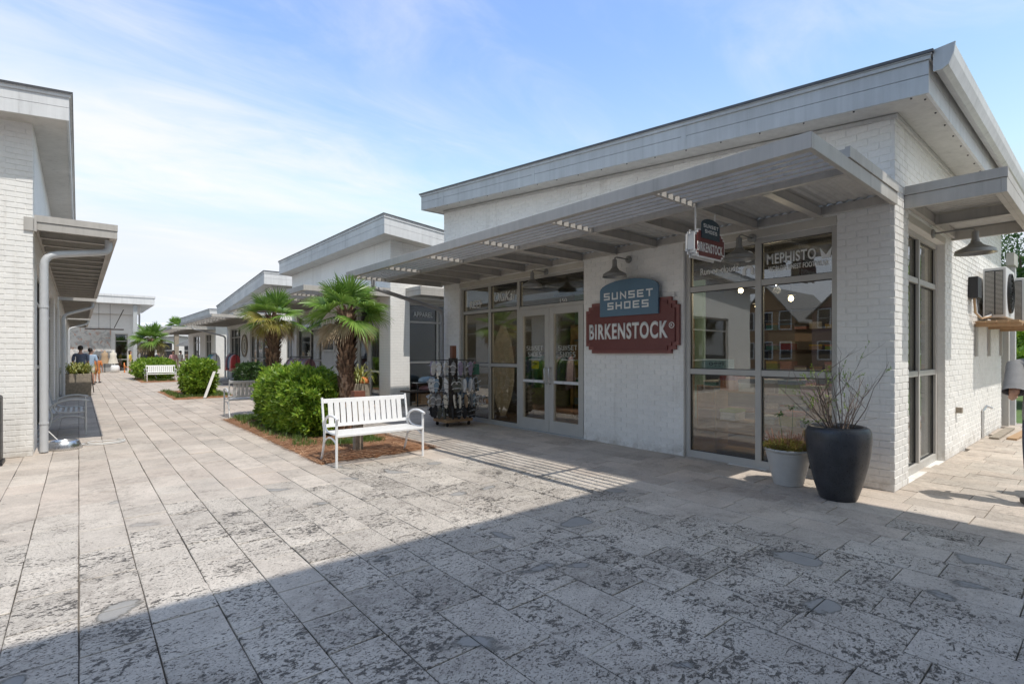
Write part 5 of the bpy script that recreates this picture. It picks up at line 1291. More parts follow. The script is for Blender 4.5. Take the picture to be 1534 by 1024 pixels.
# ================================================================== sandal rack, display table
RX, RY = 6.02, 9.05
rk = thing('shoe_rack', 'rolling wooden rack hung with sandals outside the shop windows', 'rack', (RX, RY, 0))
MB().box(RX - .33, RX + .33, RY - .25, RY + .25, .085, .15).build('base', 'palewood', rk, bevel=.004)
MB().box(RX - .07, RX + .07, RY - .07, RY + .07, .151, 1.40).build('post', 'darkwood', rk, bevel=.004)
MB().box(RX - .05, RX + .05, RY - .05, RY + .05, 1.401, 1.66).build('finial', 'redwood', rk, bevel=.004)
for k in range(14): MB().box(RX - .078, RX + .078, RY - .078, RY + .078, .19 + k * .087, .205 + k * .087).build('groove_band', 'black', rk)
for sx in (-1, 1):
    for sy in (-1, 1):
        x, y = RX + sx * .27, RY + sy * .19; m = MB(); b = []
        m.box(x - .02, x + .02, y - .025, y + .025, .06, .084)
        for yy in (y - .012, y + .012): b.append([(x + .034 * math.cos(2 * math.pi * k / 12), yy, .034 + .034 * math.sin(2 * math.pi * k / 12)) for k in range(12)])
        m.add(b[0] + b[1], [tuple(range(12)), tuple(range(12, 24))[::-1]] + [(k, 12 + k, 12 + (k + 1) % 12, (k + 1) % 12) for k in range(12)]); m.build('wheel', 'rubber', rk)
tiers = [(1.36, .46), (1.02, .48), (.70, .46), (.42, .44)]
for z, rr_ in tiers:
    for a in range(4):
        d = (math.cos(R(45 + 90 * a + 4)), math.sin(R(45 + 90 * a + 4)));
    for (ax, ay) in ((1, 0), (-1, 0), (0, 1), (0, -1)):
        MB().tube([(RX + ax * .07, RY + ay * .07, z), (RX + ax * rr_, RY + ay * rr_, z)], .005, 5).build('hook_rod', 'black', rk)
    MB().tube([(RX + rr_ * math.cos(2 * math.pi * k / 24), RY + rr_ * math.sin(2 * math.pi * k / 24), z) for k in range(25)], .0045, 5).build('hook_ring', 'black', rk)
def sandal_proto(mt, strap):
    t = thing('sandal', 'sandal', 'sandal', (0, 0, 0))
    # sole hangs heel down: outline in the X-Z plane, thickness along Y
    N = 14; o = []
    for k in range(N):
        a = 2 * math.pi * k / N; s = math.sin(a); w = .046 * (1 - .18 * (s < 0)) * (1 - .16 * math.exp(-(s * 2.2) ** 2)); o.append((math.cos(a) * w, -.15 + s * .125))
    mb = MB(); F0 = Face((0, 0), (1, 0), (0, -1)); mb.prism(o, F0, -.012, .012); mb.build('sole', mt, t, local=True, bevel=.004)
    mb = MB(); mb.tube([(-.045, -.012, -.13), (-.03, -.055, -.10), (0, -.07, -.085), (.03, -.055, -.10), (.045, -.012, -.13)], .011, 5, flat=.5); mb.build('strap', strap, t, local=True)
    mb = MB(); mb.tube([(-.042, -.01, -.21), (-.02, -.05, -.20), (.02, -.05, -.20), (.042, -.01, -.21)], .010, 5, flat=.5); mb.tube([(0, 0, -.03), (0, -.004, .0)], .002, 4); mb.build('strap', strap, t, local=True)
    return t
CN = dict(c_lav='lavender', c_white='white', c_rose='dusky pink', c_grey='grey', c_steel='blue grey', c_cream='cream', c_olive='dark olive', c_tan='tan', c_navy='navy', c_black='black', rubber='black rubber')
rs = random.Random(9)
kinds = {0: [('c_lav', 'c_grey'), ('c_white', 'c_cream'), ('c_rose', 'c_grey'), ('c_grey', 'c_white')], 1: [('c_white', 'c_grey'), ('c_steel', 'c_white'), ('c_cream', 'c_tan'), ('c_olive', 'c_white')],
         2: [('c_cream', 'c_black'), ('c_tan', 'c_olive'), ('c_steel', 'c_white'), ('c_grey', 'c_white')], 3: [('rubber', 'rubber'), ('rubber', 'rubber'), ('rubber', 'c_grey'), ('c_olive', 'rubber')]}
words = ['top ring of the rolling rack, pale tones', 'second ring of the rolling rack, white and grey tones', 'third ring of the rolling rack, cream and tan tones', 'bottom ring of the rolling rack, black']
cache = {}
for ti, (z, rr_) in enumerate(tiers):
    n = 20
    for k in range(n):
        kd = rs.choice(kinds[ti])
        lab = CN[kd[0]] + ' sandal with ' + CN[kd[1]] + ' strap on the ' + words[ti].split(',')[0].replace('rolling rack', 'rack')
        a = 2 * math.pi * (k + rs.uniform(-.25, .25)) / n
        loc = (RX + rr_ * math.cos(a), RY + rr_ * math.sin(a), z + (0 if ti < 3 else .02)); rz = a + math.pi / 2 + rs.choice([0, 1.57, .8]) + rs.uniform(-.3, .3)
        if kd not in cache:
            t = sandal_proto(*kd); cache[kd] = t; t.location = loc; t.rotation_euler = (rs.uniform(-.15, .15), rs.uniform(-.12, .12), rz)
        else:
            t = copy_tree(cache[kd]); t.location = loc; t.rotation_euler = (rs.uniform(-.15, .15), rs.uniform(-.12, .12), rz)
        t.scale = (1.3, 1.3, 1.15) if ti < 3 else (1.3, 1.6, 1.0)
        t['label'] = lab; t['group'] = 'sandals on the ' + words[ti].split(' of')[0] + ' of the rack'
pk = MB(); pk.box(RX + .2, RX + .205, RY - .52, RY - .36, 1.0, 1.25); o = MB(); o.prism([(-.075, 0), (.075, 0), (.06, .22), (-.06, .22)], Face((6.30, 8.62), (.8, -.6), (-.6, -.8)), 0, .02)
o.v = [(x, y, z + 1.06) for x, y, z in o.v]; o = o.build('shoe_bag', 'c_green'); setp(o, 'dark green packet hanging on the right of the sandal rack', 'bag')

tb_ = thing('display_table', 'black framed display bench with wooden shelves left of the sandal rack', 'table', (7.75, 12.9, 0))
for x in (7.27, 8.45):
    for y in (12.72, 13.10): MB().box(x - .014, x + .014, y - .014, y + .014, 0, .66).build('leg', 'black', tb_)
for y in (12.72, 13.10): MB().box(7.286, 8.434, y - .012, y + .012, .64, .66).build('rail', 'black', tb_)
MB().box(6.95, 8.5, 12.62, 13.15, .41, .45).build('shelf', 'darkwood', tb_, bevel=.004)
MB().box(7.29, 8.43, 12.74, 13.08, .05, .08).build('shelf', 'palewood', tb_)
def crate(label, x0, x1, y0, y1, z0, z1, mt='palewood'):
    t = thing('crate', label, 'crate', ((x0 + x1) / 2, (y0 + y1) / 2, z0))
    n = 3; H = (z1 - z0) / n
    for k in range(n):
        za, zb = z0 + k * H + .006, z0 + (k + 1) * H - .006
        for (a, b, c, d) in ((x0, x1, y0, y0 + .012), (x0, x1, y1 - .012, y1)): MB().box(a, b, c, d, za, zb).build('slat', mt, t)
        for (a, b) in ((x0, x0 + .012), (x1 - .012, x1)): MB().box(a, b, y0 + .013, y1 - .013, za, zb).build('slat', mt, t)
    MB().box(x0 + .013, x1 - .013, y0 + .013, y1 - .013, z0, z0 + .01).build('bottom', mt, t); return t
crate('pale wooden crate under the display bench', 7.40, 7.78, 12.76, 13.06, .085, .36)
crate('second pale crate of boxes under the display bench', 7.9, 8.35, 12.76, 13.06, .085, .34, 'redwood')
def soft_lump(label, name, cat, cx, cy, z, rx, ry, h, mt, seed=0):
    r_ = random.Random(seed); mb = MB(); pr = [(.001, z), (1, z), (1.06, z + h * .3), (.98, z + h * .65), (.7, z + h * .92), (.001, z + h)]; n = 18; vs = []
    for r0, zz_ in pr:
        for k in range(n):
            a = 2 * math.pi * k / n; q = r0 * (1 + .07 * math.sin(3 * a + seed) + r_.uniform(-.03, .03)); c_, s_ = math.cos(a), math.sin(a); e = (abs(c_) ** 3 + abs(s_) ** 3) ** (-1 / 3)
            vs.append((cx + c_ * e * rx * q, cy + s_ * e * ry * q, zz_ + (r_.uniform(-.01, .01) if zz_ > z else 0)))
    mb.add(vs, [(i * n + k, i * n + (k + 1) % n, (i + 1) * n + (k + 1) % n, (i + 1) * n + k) for i in range(5) for k in range(n)])
    return setp(mb.build(name, mt, smooth='all'), label, cat)
soft_lump('folded blue patterned beach towel bundle on top of the display bench', 'towel', 'towel', 7.72, 12.9, .662, .26, .17, .17, 'c_steel', 1)
MB_ = MB().box(7.286, 8.434, 12.735, 13.085, .645, .658).build('glass_top', 'frame', tb_)
soft_lump('pile of rose coloured cloths on the middle shelf of the display bench', 'cloth_pile', 'cloths', 7.75, 12.9, .452, .30, .15, .13, 'c_rose', 2)
MB().box(7.95, 8.42, 12.78, 13.05, .452, .56).build('tray', 'palewood', tb_)

# ================================================================== things by the left wall
bw = thing('pet_bowl', 'brushed steel pet water bowl on the paving beside the left shop corner', 'bowl', (-.17, 10.72, 0))
MB().lathe(-.17, 10.72, [(.001, 0), (.215, .0), (.222, .012), (.175, .125), (.165, .132), (.155, .12), (.14, .05), (.001, .045)], 32).build('body', 'steel', bw, smooth='all')
pts = []
for k in range(46):
    a = math.pi + k / 45 * 3.3 * math.pi; rr_ = .22 + .03 * math.sin(a * .5); pts.append((.34 + rr_ * 1.2 * math.cos(a), 10.98 + rr_ * .95 * math.sin(a) + .02 * (k // 23), .012 + .011 * (k // 23)))
pts = [(-.44, 11.6, .55), (-.42, 11.5, .25), (-.25, 11.3, .05), (-.1, 11.12, .014), (.1, 11.02, .014)] + pts
hs_ = MB().tube(pts, .009, 7).build('hose', 'hose', smooth='all'); setp(hs_, 'white garden hose coiled on the paving beside the steel bowl', 'hose')
bn = thing('litter_bin', 'dark bin with pale panel cut by the left edge of the picture', 'bin', (-1.05, 9.85, 0))
MB().box(-1.35, -.80, 9.62, 9.98, .04, .93).build('body', 'black', bn, bevel=.03); MB().box(-1.30, -.84, 9.609, 9.618, .16, .78).build('panel', 'frame', bn)
text_obj('TRASH', FS(9.62), -.95, .34, .22, .045, .012, 'black', bn, bold=.04, depth=.002); text_obj('ONLY', FS(9.62), -.95, .27, .2, .045, .012, 'black', bn, bold=.04, depth=.002)
MB().box(-1.33, -.78, 9.60, 10.0, .0, .05).build('base', 'black', bn)
def planter(label, plabel, x, y, w, d, h, mt, pl_r, ph, n, seed, leaf='varieg'):
    t = thing('planter_box', label, 'planter', (x, y, 0)); MB().box(x - w, x + w, y - d, y + d, 0, h).build('body', mt, t, bevel=.01)
    p = thing('strap_leaf_plant', plabel, 'plant', (x, y, h)); r_ = random.Random(seed); mb = MB()
    for k in range(n):
        a = r_.uniform(0, 6.28); L = pl_r * r_.uniform(.6, 1.1); el = r_.uniform(.25, 1.35); b = Vector((x + r_.uniform(-w, w) * .6, y + r_.uniform(-d, d) * .6, h)); dd = Vector((math.cos(a) * math.cos(el), math.sin(a) * math.cos(el), math.sin(el))); q = Vector((-math.sin(a), math.cos(a), 0)); wd = .016
        p1 = b + dd * L * .5; p2 = b + dd * L * .85 + Vector((0, 0, -L * .10)); p3 = b + dd * L * 1.05 + Vector((0, 0, -L * .42))
        mb.add([b - q * wd * .6, b + q * wd * .6, p1 + q * wd, p1 - q * wd, p2 + q * wd * .8, p2 - q * wd * .8, p3], [(0, 1, 2, 3), (3, 2, 4, 5), (5, 4, 6)])
    mb.build('leaves', leaf, p, fix=False); return t
planter('dark weathered box planter against the left shops, nearer of two', 'yellow green arching strap leaves in the nearer left planter', -.02, 23.9, .36, .45, .78, 'oldwood', .55, .4, 420, 3)
planter('dark square planter further along the left shops', 'dry stems in the further left planter', .12, 28.6, .3, .35, .55, 'darkwood', .35, .3, 90, 5, 'frondd')
planter('tall grey pot with spiky plants in front of the second shop doors', 'upright green spikes in the grey pot by the second shop', 5.95, 13.9, .32, .30, .66, 'oldwood', .75, .3, 130, 8)
soft_lump('bright orange and green flowers on the grey pot', 'flower_bunch', 'flowers', 6.12, 13.7, .665, .12, .12, .17, 'c_orange', 4)
soft_lump('small bright green plant at the rim of the grey pot', 'small_plant', 'plant', 5.70, 13.75, .665, .10, .12, .14, 'c_lime', 6)
MB().box(.1, .3, .1, .3, -.5, -.49)
ld = thing('floor_easel', 'thin dark easel standing by the left planters', 'easel', (.33, 25.4, 0))
MB().tube([(.22, 25.4, 0), (.30, 25.5, 1.0)], .018, 5).build('leg', 'darkwood', ld); MB().tube([(.44, 25.4, 0), (.34, 25.5, 1.0)], .018, 5).build('leg', 'darkwood', ld); MB().box(.24, .42, 25.40, 25.44, .35, .39).build('shelf', 'darkwood', ld)

# ================================================================== AC units on the side wall
def ac_unit(label, x0, y0, y1, z0, w=1.05, h=.84):
    t = thing('ac_unit', label, 'air conditioner', (x0 + w / 2, (y0 + y1) / 2, z0), group='air conditioners on the side wall')
    MB().box(x0 + .012, x0 + w, y0 + .012, y1, z0, z0 + h).build('casing', 'fascia_white', t, bevel=.012)
    mb = MB(); n = 34
    for c0, c1 in ((y0 + .055, (y0 + y1) / 2 - .008), ((y0 + y1) / 2 + .008, y1 - .03)):
        for k in range(n):
            z = z0 + .06 + k * (h - .12) / n; mb.box(x0 - .004, x0 + .011, c0, c1, z, z + .011)
    mb.build('louvre', 'frame', t, kind='stuff')
    mb = MB(); mb.box(x0 + .004, x0 + .0115, y0 + .05, y1 - .025, z0 + .05, z0 + h - .05); mb.build('grille_back', 'black', t)
    F = Face((x0, y0), (1, 0), (0, -1)); cx, cz = w * .42, z0 + h / 2
    mb = MB()
    for rr_ in (.10, .18, .26, .33): band(F, cx, cz, rr_ - .006, rr_ + .006, 0, 2 * math.pi, .0, .02, mb, 24)
    for k in range(8): 
        a = k * math.pi / 4; mb.tube([F.p(cx + .05 * math.cos(a), .012, cz + .05 * math.sin(a)), F.p(cx + .34 * math.cos(a), .012, cz + .34 * math.sin(a))], .005, 4)
    mb.build('fan_guard', 'black', t)
    mb = MB(); mb.prism(ring_pts(cx, cz, .34, .34, 0, 2 * math.pi, 24)[:-1], F, -.011, -.002); mb.build('fan_opening', 'black', t)
    return t
ac_unit('white air conditioner with louvred side on the side wall, nearer of the two', 11.75, 1.20, 1.50, 2.10)
ac_unit('white air conditioner on the side wall, further of the two', 13.15, 1.10, 1.50, 2.04)
sh = thing('equipment_shelf', 'rusty plank shelf bracketed to the side wall under the air conditioners', 'shelf', (12.6, 1.3, 2.0))
for k in range(4): MB().box(11.35, 14.5, 1.02 + k * .135, 1.14 + k * .135, 2.0, 2.035).build('plank', 'palewood', sh)
for x in (11.45, 12.75, 14.2): MB().box(x, x + .07, 1.0, 1.555, 1.94, 1.998).build('bracket', 'palewood', sh); MB().box(x, x + .07, 1.525, 1.558, 1.45, 1.938).build('bracket', 'frame', sh)
eb = thing('junction_box', 'dark electrical box with copper pipes left of the air conditioners', 'electrical box', (11.2, 1.5, 2.5))
MB().box(10.85, 11.2, 1.44, 1.558, 2.38, 2.72).build('box', 'black', eb, bevel=.01)
for k in range(3): MB().tube([(10.95 + k * .1, 1.50, 2.38), (10.97 + k * .1, 1.49, 2.15), (11.3 + k * .1, 1.46, 2.07), (11.75, 1.4, 2.12 + k * .03)], .016, 6).build('pipe', ['palewood', 'fascia_white', 'rubber'][k], eb, smooth=True)
# loose planks on the ground beyond
for k in range(5):
    o = MB().box(0, 1.9, 0, .13, 0, .03).build('plank', 'palewood' if k % 2 else 'oldwood'); o.location = (12.2 + k * .13, 1.35 - k * .21, .003); o.rotation_euler = (0, 0, R(rs.uniform(-4, 4)))
    setp(o, ['loose yellowed plank on the paving nearest the side wall', 'second loose plank out from the side wall', 'middle loose plank of the five on the paving', 'fourth loose plank out from the side wall', 'outermost loose plank on the paving by the side wall'][k], 'plank')

# ================================================================== inside the near shop
def shelf_unit(label, x0, x1, y0, y1, h, n, mt='palewood', face='w'):
    t = thing('shelf_unit', label, 'shelves', ((x0 + x1) / 2, (y0 + y1) / 2, 0))
    for k in range(n + 1): MB().box(x0, x1, y0 + .03, y1 - .03, .05 + k * (h - .08) / n, .075 + k * (h - .08) / n).build('shelf', mt, t)
    MB().box(x0, x1, y0, y0 + .029, 0, h).build('side', mt, t); MB().box(x0, x1, y1 - .029, y1, 0, h).build('side', mt, t)
    return t
cols_ = ['c_white', 'c_teal', 'c_pink', 'c_lav', 'c_steel', 'c_red', 'c_cream', 'c_black', 'c_lime', 'c_tan', 'c_yellow', 'c_orange']
def goods(x0, x1, y0, y1, z, n, where, seed):
    r_ = random.Random(seed); w = (y1 - y0) / n
    for k in range(n):
        if r_.random() < .12: continue
        y = y0 + k * w; h_ = r_.uniform(.09, .22); c = r_.choice(cols_)
        o = thing('shoe_box', '%s box %s' % (c[2:].replace('lav', 'lavender').replace('steel', 'blue grey'), where), 'box', ((x0 + x1) / 2, y + w / 2, z), group='boxes ' + where)
        MB().box(x0 + .02, x1 - .02, y + w * .1, y + w * .9, z, z + h_ * .72).build('box', c, o); MB().box(x0 + .012, x1 - .012, y + w * .08, y + w * .92, z + h_ * .722, z + h_).build('lid', r_.choice(cols_), o)
shelf_unit('tall shelves of boxes at the back of the near shop', 13.5, 13.88, 2.4, 6.0, 2.6, 5, 'darkwood')
for k in range(5): goods(13.5, 13.88, 2.5, 5.9, .077 + k * 2.52 / 5, 10, 'on the back shelves of the near shop', k + 3)
shelf_unit('shelves on the green wall inside the near shop doors', 10.6, 10.98, 6.4, 10.0, 2.3, 4, 'palewood')
for k in range(4): goods(10.6, 10.98, 6.5, 9.9, .077 + k * 2.22 / 4, 10, 'on the green wall shelves', k + 20)
shelf_unit('low window shelves behind the corner window', 7.35, 7.70, 2.4, 3.95, .95, 2, 'palewood')
goods(7.35, 7.70, 2.5, 3.9, .95 - .005, 5, 'on top of the corner window shelves', 41); goods(7.35, 7.70, 2.5, 3.9, .51, 5, 'in the corner window shelves', 42)
shelf_unit('display island in the middle of the near shop', 9.0, 9.6, 3.2, 5.2, .9, 2, 'palewood'); goods(9.0, 9.6, 3.3, 5.1, .9, 6, 'on the display island', 51)
shelf_unit('low shoe stand seen through the right glass door', 8.4, 8.8, 6.2, 7.2, 1.0, 2, 'redwood'); goods(8.4, 8.8, 6.25, 7.15, 1.0, 4, 'on the stand behind the doors', 61)
def garment(label, x, y, z, rz, w, h, mt, group):
    t = thing('garment', label, 'clothing', (x, y, z), rz, group=group); mb = MB(); n = 10; vs = []
    for j in range(5):
        s = j / 4; ww = w * (.55 + .45 * min(1, s * 3)) * (1 + .1 * s)
        for k in range(n + 1):
            u = k / n - .5; vs.append((u * ww, .018 * math.sin(k * 2.3 + s) + .01, -.03 - s * h + (.0 if j else -.05 * abs(u) * 2)))
    b = len(vs); vs += [(a, c - .035, d) for a, c, d in vs]; f = []
    for j in range(4):
        for k in range(n):
            i = j * (n + 1) + k; f.append((i, i + 1, i + n + 2, i + n + 1)); f.append((b + i, b + i + n + 1, b + i + n + 2, b + i + 1))
    for j in range(4):
        for k in (0, n): i = j * (n + 1) + k; f.append((i, i + n + 1, b + i + n + 1, b + i))
    for k in range(n): f.append((k, k + 1, b + k + 1, b + k)); i = 4 * (n + 1) + k; f.append((i, b + i, b + i + 1, i + 1))
    mb.add(vs, f); mb.build('cloth', mt, t, local=True, smooth='all'); MB().tube([(-w * .22, -.008, -.06), (0, -.008, -.01), (0, -.008, .03)], .005, 4).build('hanger', 'black', t, local=True)
    return t
def clothes_rack(label, x0, y0, x1, y1, h, where, n, cs, seed, gl=.75):
    t = thing('clothes_rack', label, 'clothes rack', ((x0 + x1) / 2, (y0 + y1) / 2, 0)); d = Vector((x1 - x0, y1 - y0, 0)); L = d.length; d /= L; q = Vector((-d.y, d.x, 0))
    MB().tube([(x0, y0, h), (x1, y1, h)], .016, 6).build('rail', 'black', t)
    for x, y in ((x0, y0), (x1, y1)):
        MB().tube([(x, y, .03), (x, y, h)], .014, 6).build('post', 'black', t); MB().tube([tuple(Vector((x, y, .02)) - q * .25), tuple(Vector((x, y, .02)) + q * .25)], .014, 6).build('foot', 'black', t)
    r_ = random.Random(seed)
    for k in range(n):
        p = Vector((x0, y0, 0)) + d * L * (k + .6) / (n + .2); c = r_.choice(cs)
        garment('%s garment %s' % (c[2:].replace('lblue', 'light blue').replace('lav', 'lavender').replace('steel', 'blue grey'), where), p.x, p.y, h - .02, math.atan2(d.y, d.x) + math.pi / 2 + r_.uniform(-.5, .5), .38, gl * r_.uniform(.8, 1.1), c, 'garments ' + where)
clothes_rack('rail of pale garments before the second shop window', 5.85, 17.2, 5.85, 19.4, 1.38, 'on the rail before the second shop window', 14, ['c_grey', 'c_rose', 'c_white', 'c_lav', 'c_cream'], 1, .62)
clothes_rack('low rail of navy and red garments near the second shop sign', 5.6, 15.2, 5.6, 16.6, 1.05, 'on the low rail by the second shop sign', 8, ['c_navy', 'c_red', 'c_grey', 'c_steel'], 2, .5)
clothes_rack('rail of mixed clothes outside the third shop, nearer one', 5.55, 26.3, 5.55, 27.8, 1.5, 'on the nearer rail outside the third shop', 9, ['c_grey', 'c_red', 'c_steel', 'c_navy', 'c_pink'], 3, .75)
clothes_rack('rail of dark and white clothes outside the third shop, further one', 5.45, 30.2, 5.45, 31.8, 1.5, 'on the further rail outside the third shop', 9, ['c_black', 'c_white', 'c_teal', 'c_lblue'], 4, .75)
clothes_rack('clothes rail inside the near shop behind the sidelight', 8.6, 8.0, 8.6, 9.6, 1.5, 'on the rail inside the near shop', 10, ['c_teal', 'c_lime', 'c_steel', 'c_white', 'c_lav'], 6, .8)
sb = thing('surfboard', 'cream surfboard standing inside the sidelight window', 'surfboard', (7.5, 9.3, 0)); o = [(.27 * math.sin(math.pi * min(max(k / 20, .02), .98)) ** .6 * s, .05 + 2.1 * k / 20) for s in (1,) for k in range(21)]; pts2 = o + [(-a, b) for a, b in o[::-1]]
mb = MB(); vs = [(7.5 + x_ * .5 + sg_ * a * .86, 9.2 + x_ * .86 - sg_ * a * .5, b) for a, b in o for x_ in (0, .05) for sg_ in (-1, 1)]; mb.add(vs, [q_ for i in range(len(o) - 1) for q_ in ((4*i, 4*i+1, 4*i+5, 4*i+4), (4*i+2, 4*i+6, 4*i+7, 4*i+3), (4*i, 4*i+4, 4*i+6, 4*i+2), (4*i+1, 4*i+3, 4*i+7, 4*i+5))]); mb.build('board', 'c_cream', sb)
for i, (x, y, z) in enumerate(((8.3, 3.45, 2.60), (8.9, 4.3, 2.60), (9.5, 3.7, 2.45), (10.2, 4.6, 2.42), (9.2, 2.6, 2.62), (9.0, 2.35, 2.66), (8.6, 7.2, 2.05), (10.4, 3.1, 2.3))):
    t = thing('pendant_lamp', ['lit bulb nearest the corner window, left', 'lit bulb deeper behind the left corner pane', 'lit bulb behind the right corner pane', 'lit bulb far back in the near shop', 'lit bulb high behind the right corner pane', 'lit bulb beside the side wall window', 'lit bulb behind the glass doors', 'lit bulb low at the back of the shop'][i], 'pendant lamp', (x, y, z), group='lit bulbs inside the near shop')
    MB().tube([(x, y, z + .05), (x, y, 3.2)], .005, 4).build('cord', 'black', t); MB().lathe(x, y, [(.001, z - .045), (.03, z - .03), (.042, z), (.03, z + .035), (.015, z + .055)], 12).build('bulb', 'bulb', t, smooth='all')
    if i in (0, 3, 4, 6):
        ld_ = bpy.data.lights.new('bulb_light', 'POINT'); ld_.energy = 14; ld_.color = (1, .80, .56); ld_.shadow_soft_size = .06
        lo = bpy.data.objects.new('bulb_light', ld_); col.objects.link(lo); lo.parent = t; lo.location = (0, 0, -.12)
    MB().lathe(x, y, [(.016, z + .05), (.10, z + .056), (.04, z + .10), (.012, z + .11)], 14).build('shade', 'black', t)

# ================================================================== people
def skin_mesh(nodes, edges, mt, name, parent, sub=1, root=0):
    me = bpy.data.meshes.new(name); me.from_pydata([n[:3] for n in nodes], edges, []); o = bpy.data.objects.new(name, me); col.objects.link(o)
    m = o.modifiers.new('skin', 'SKIN'); m.use_smooth_shade = True
    for i, n in enumerate(nodes):
        r0 = n[3]; rx_, ry_ = (r0 if isinstance(r0, tuple) else (r0, r0)); me.skin_vertices[0].data[i].radius = (rx_, ry_); me.skin_vertices[0].data[i].use_root = (i == root)
    s = o.modifiers.new('sub', 'SUBSURF'); s.levels = sub; s.render_levels = sub
    bpy.context.view_layer.update(); m2 = bpy.data.meshes.new_from_object(o.evaluated_get(bpy.context.evaluated_depsgraph_get())); bpy.data.objects.remove(o)
    m2.materials.clear(); m2.materials.append(M[mt]); m2.polygons.foreach_set('use_smooth', [True] * len(m2.polygons)); o = bpy.data.objects.new(name, m2); col.objects.link(o); o.parent = parent; return o
def person(label, loc, rz, H=1.75, shirt='c_slate', pants='c_black', hair='hair', skin='skin', arm_l=None, arm_r=None, stride=.12, long_pants=False, long_hair=False, group=None, sleeve=.95, wide=1.0):
    t = thing('person', label, 'person', loc, rz, group=group); k = H / 1.75
    S = lambda x, y, z: (x * k, y * k, z * k)
    hip, kn, an = .92, .49, .08; sh = 1.43; w = .185 * wide
    L = {}
    arm = {}
    for s, a in ((-1, arm_l), (1, arm_r)):
        a = a or [(s * .25, .02, 1.12), (s * .27, -.06, .88), (s * .27, -.09, .78)]
        arm[s] = [(s * w, 0, sh - .02)] + list(a)
    def nodes_body():
        n = [S(0, 0, .95) + ((.145 * k * wide, .105 * k),), S(0, 0, 1.12) + ((.13 * k * wide, .095 * k),), S(0, 0, 1.32) + ((.145 * k * wide, .10 * k),), S(0, .0, 1.45) + ((.08 * k, .07 * k),), S(0, -.01, 1.53) + (.052 * k,), S(0, -.02, 1.60) + ((.062 * k, .075 * k),), S(0, -.015, 1.68) + ((.072 * k, .088 * k),), S(0, 0, 1.745) + ((.04 * k, .045 * k),)]
        e = [(0, 1), (1, 2), (2, 3), (3, 4), (4, 5), (5, 6), (6, 7)]
        for s in (-1, 1):
            y_ = s * stride; b = len(n)
            n += [S(s * .095, 0, hip - .06) + (.088 * k,), S(s * .10, -y_ * .5, kn) + (.058 * k,), S(s * .10, -y_ * .2, .28) + (.048 * k,), S(s * .10, y_ * .4, an) + (.036 * k,), S(s * .11, y_ * .4 - .14, .035) + (.032 * k,)]
            e += [(0, b), (b, b + 1), (b + 1, b + 2), (b + 2, b + 3), (b + 3, b + 4)]
            b = len(n); rad = [.055, .042, .030, .028]
            n += [S(*p) + (r_ * k,) for p, r_ in zip(arm[s], rad)]; e += [(2, b)] + [(b + i, b + i + 1) for i in range(3)]
            # fingers as short chains from the palm
            p0 = Vector(arm[s][-1]); dv = (Vector(arm[s][-1]) - Vector(arm[s][-2])).normalized()
            for q in range(3):
                b2 = len(n); off = Vector(((q - 1) * .012, -.012 if q == 0 else 0, 0)); p1 = p0 + dv * .05 + off * 1.5; p2 = p0 + dv * .085 + off * 1.6 + Vector((0, -.015, 0))
                n += [S(*p1) + (.010 * k,), S(*p2) + (.008 * k,)]; e += [(b + 3, b2), (b2, b2 + 1)]
        return n, e
    n, e = nodes_body(); skin_mesh(n, e, skin, 'body', t)
    # face and hair
    mb = MB(); hx = []
    mb.lathe(0, .012 * k, [(.001, 1.80 * k), (.045 * k, 1.793 * k), (.078 * k, 1.765 * k), (.092 * k, 1.72 * k), (.093 * k, 1.675 * k), (.080 * k, (1.62 if not long_hair else 1.48) * k), (.05 * k, (1.60 if not long_hair else 1.44) * k)], 16)
    mb.v = [(x, (y * 1.15 + .012) if y > 0 or z > 1.70 * k else y * .55 + .03, z) for x, y, z in mb.v]; mb.build('hair', hair, t, local=True, smooth='all')
    mb = MB(); mb.tube([(0, -.098 * k, 1.66 * k), (0, -.118 * k, 1.635 * k), (0, -.10 * k, 1.625 * k)], [.008 * k, .012 * k, .008 * k], 6)
    for s in (-1, 1): mb.tube([(s * .083 * k, .0, 1.675 * k), (s * .093 * k, .008, 1.655 * k), (s * .083 * k, .0, 1.63 * k)], .011 * k, 6)
    mb.build('face', skin, t, local=True, smooth='all')
    mb = MB()
    for s in (-1, 1): mb.lathe(s * .032 * k, -.088 * k, [(.001, 1.672 * k), (.010 * k, 1.667 * k), (.001, 1.660 * k)], 8)
    mb.tube([(-.022 * k, -.092 * k, 1.602 * k), (0, -.097 * k, 1.60 * k), (.022 * k, -.092 * k, 1.602 * k)], .004 * k, 5); mb.build('features', 'black', t, local=True)
    n = [S(0, .01, .78) + ((.166 * k * wide, .13 * k),), S(0, .01, .92) + ((.162 * k * wide, .125 * k),), S(0, 0, 1.12) + ((.150 * k * wide, .112 * k),), S(0, 0, 1.34) + ((.160 * k * wide, .115 * k),), S(0, .005, 1.46) + ((.085 * k, .075 * k),)]; e = [(0, 1), (1, 2), (2, 3), (3, 4)]
    for s in (-1, 1):
        a0, a1 = Vector(arm[s][0]), Vector(arm[s][1]); a1 = a0.lerp(a1, sleeve); b = len(n)
        if wide > 1.2:
            cuff = MB().tube([S(*a0.lerp(a1, q_ / 7)) for q_ in range(8)], [(.064 + .026 * q_ / 7 + .004 * (q_ % 2)) * k for q_ in range(8)], 14, cap=False); cuff.build('sleeve', shirt, t, local=True, smooth='all')
            a1 = a0.lerp(a1, .35)
        n += [S(*a0) + (.068 * k,), S(*a1.lerp(a0, -.04)) + (.060 * k,)]; e += [(3, b), (b, b + 1)]
    skin_mesh(n, e, shirt, 'shirt', t, sub=2)
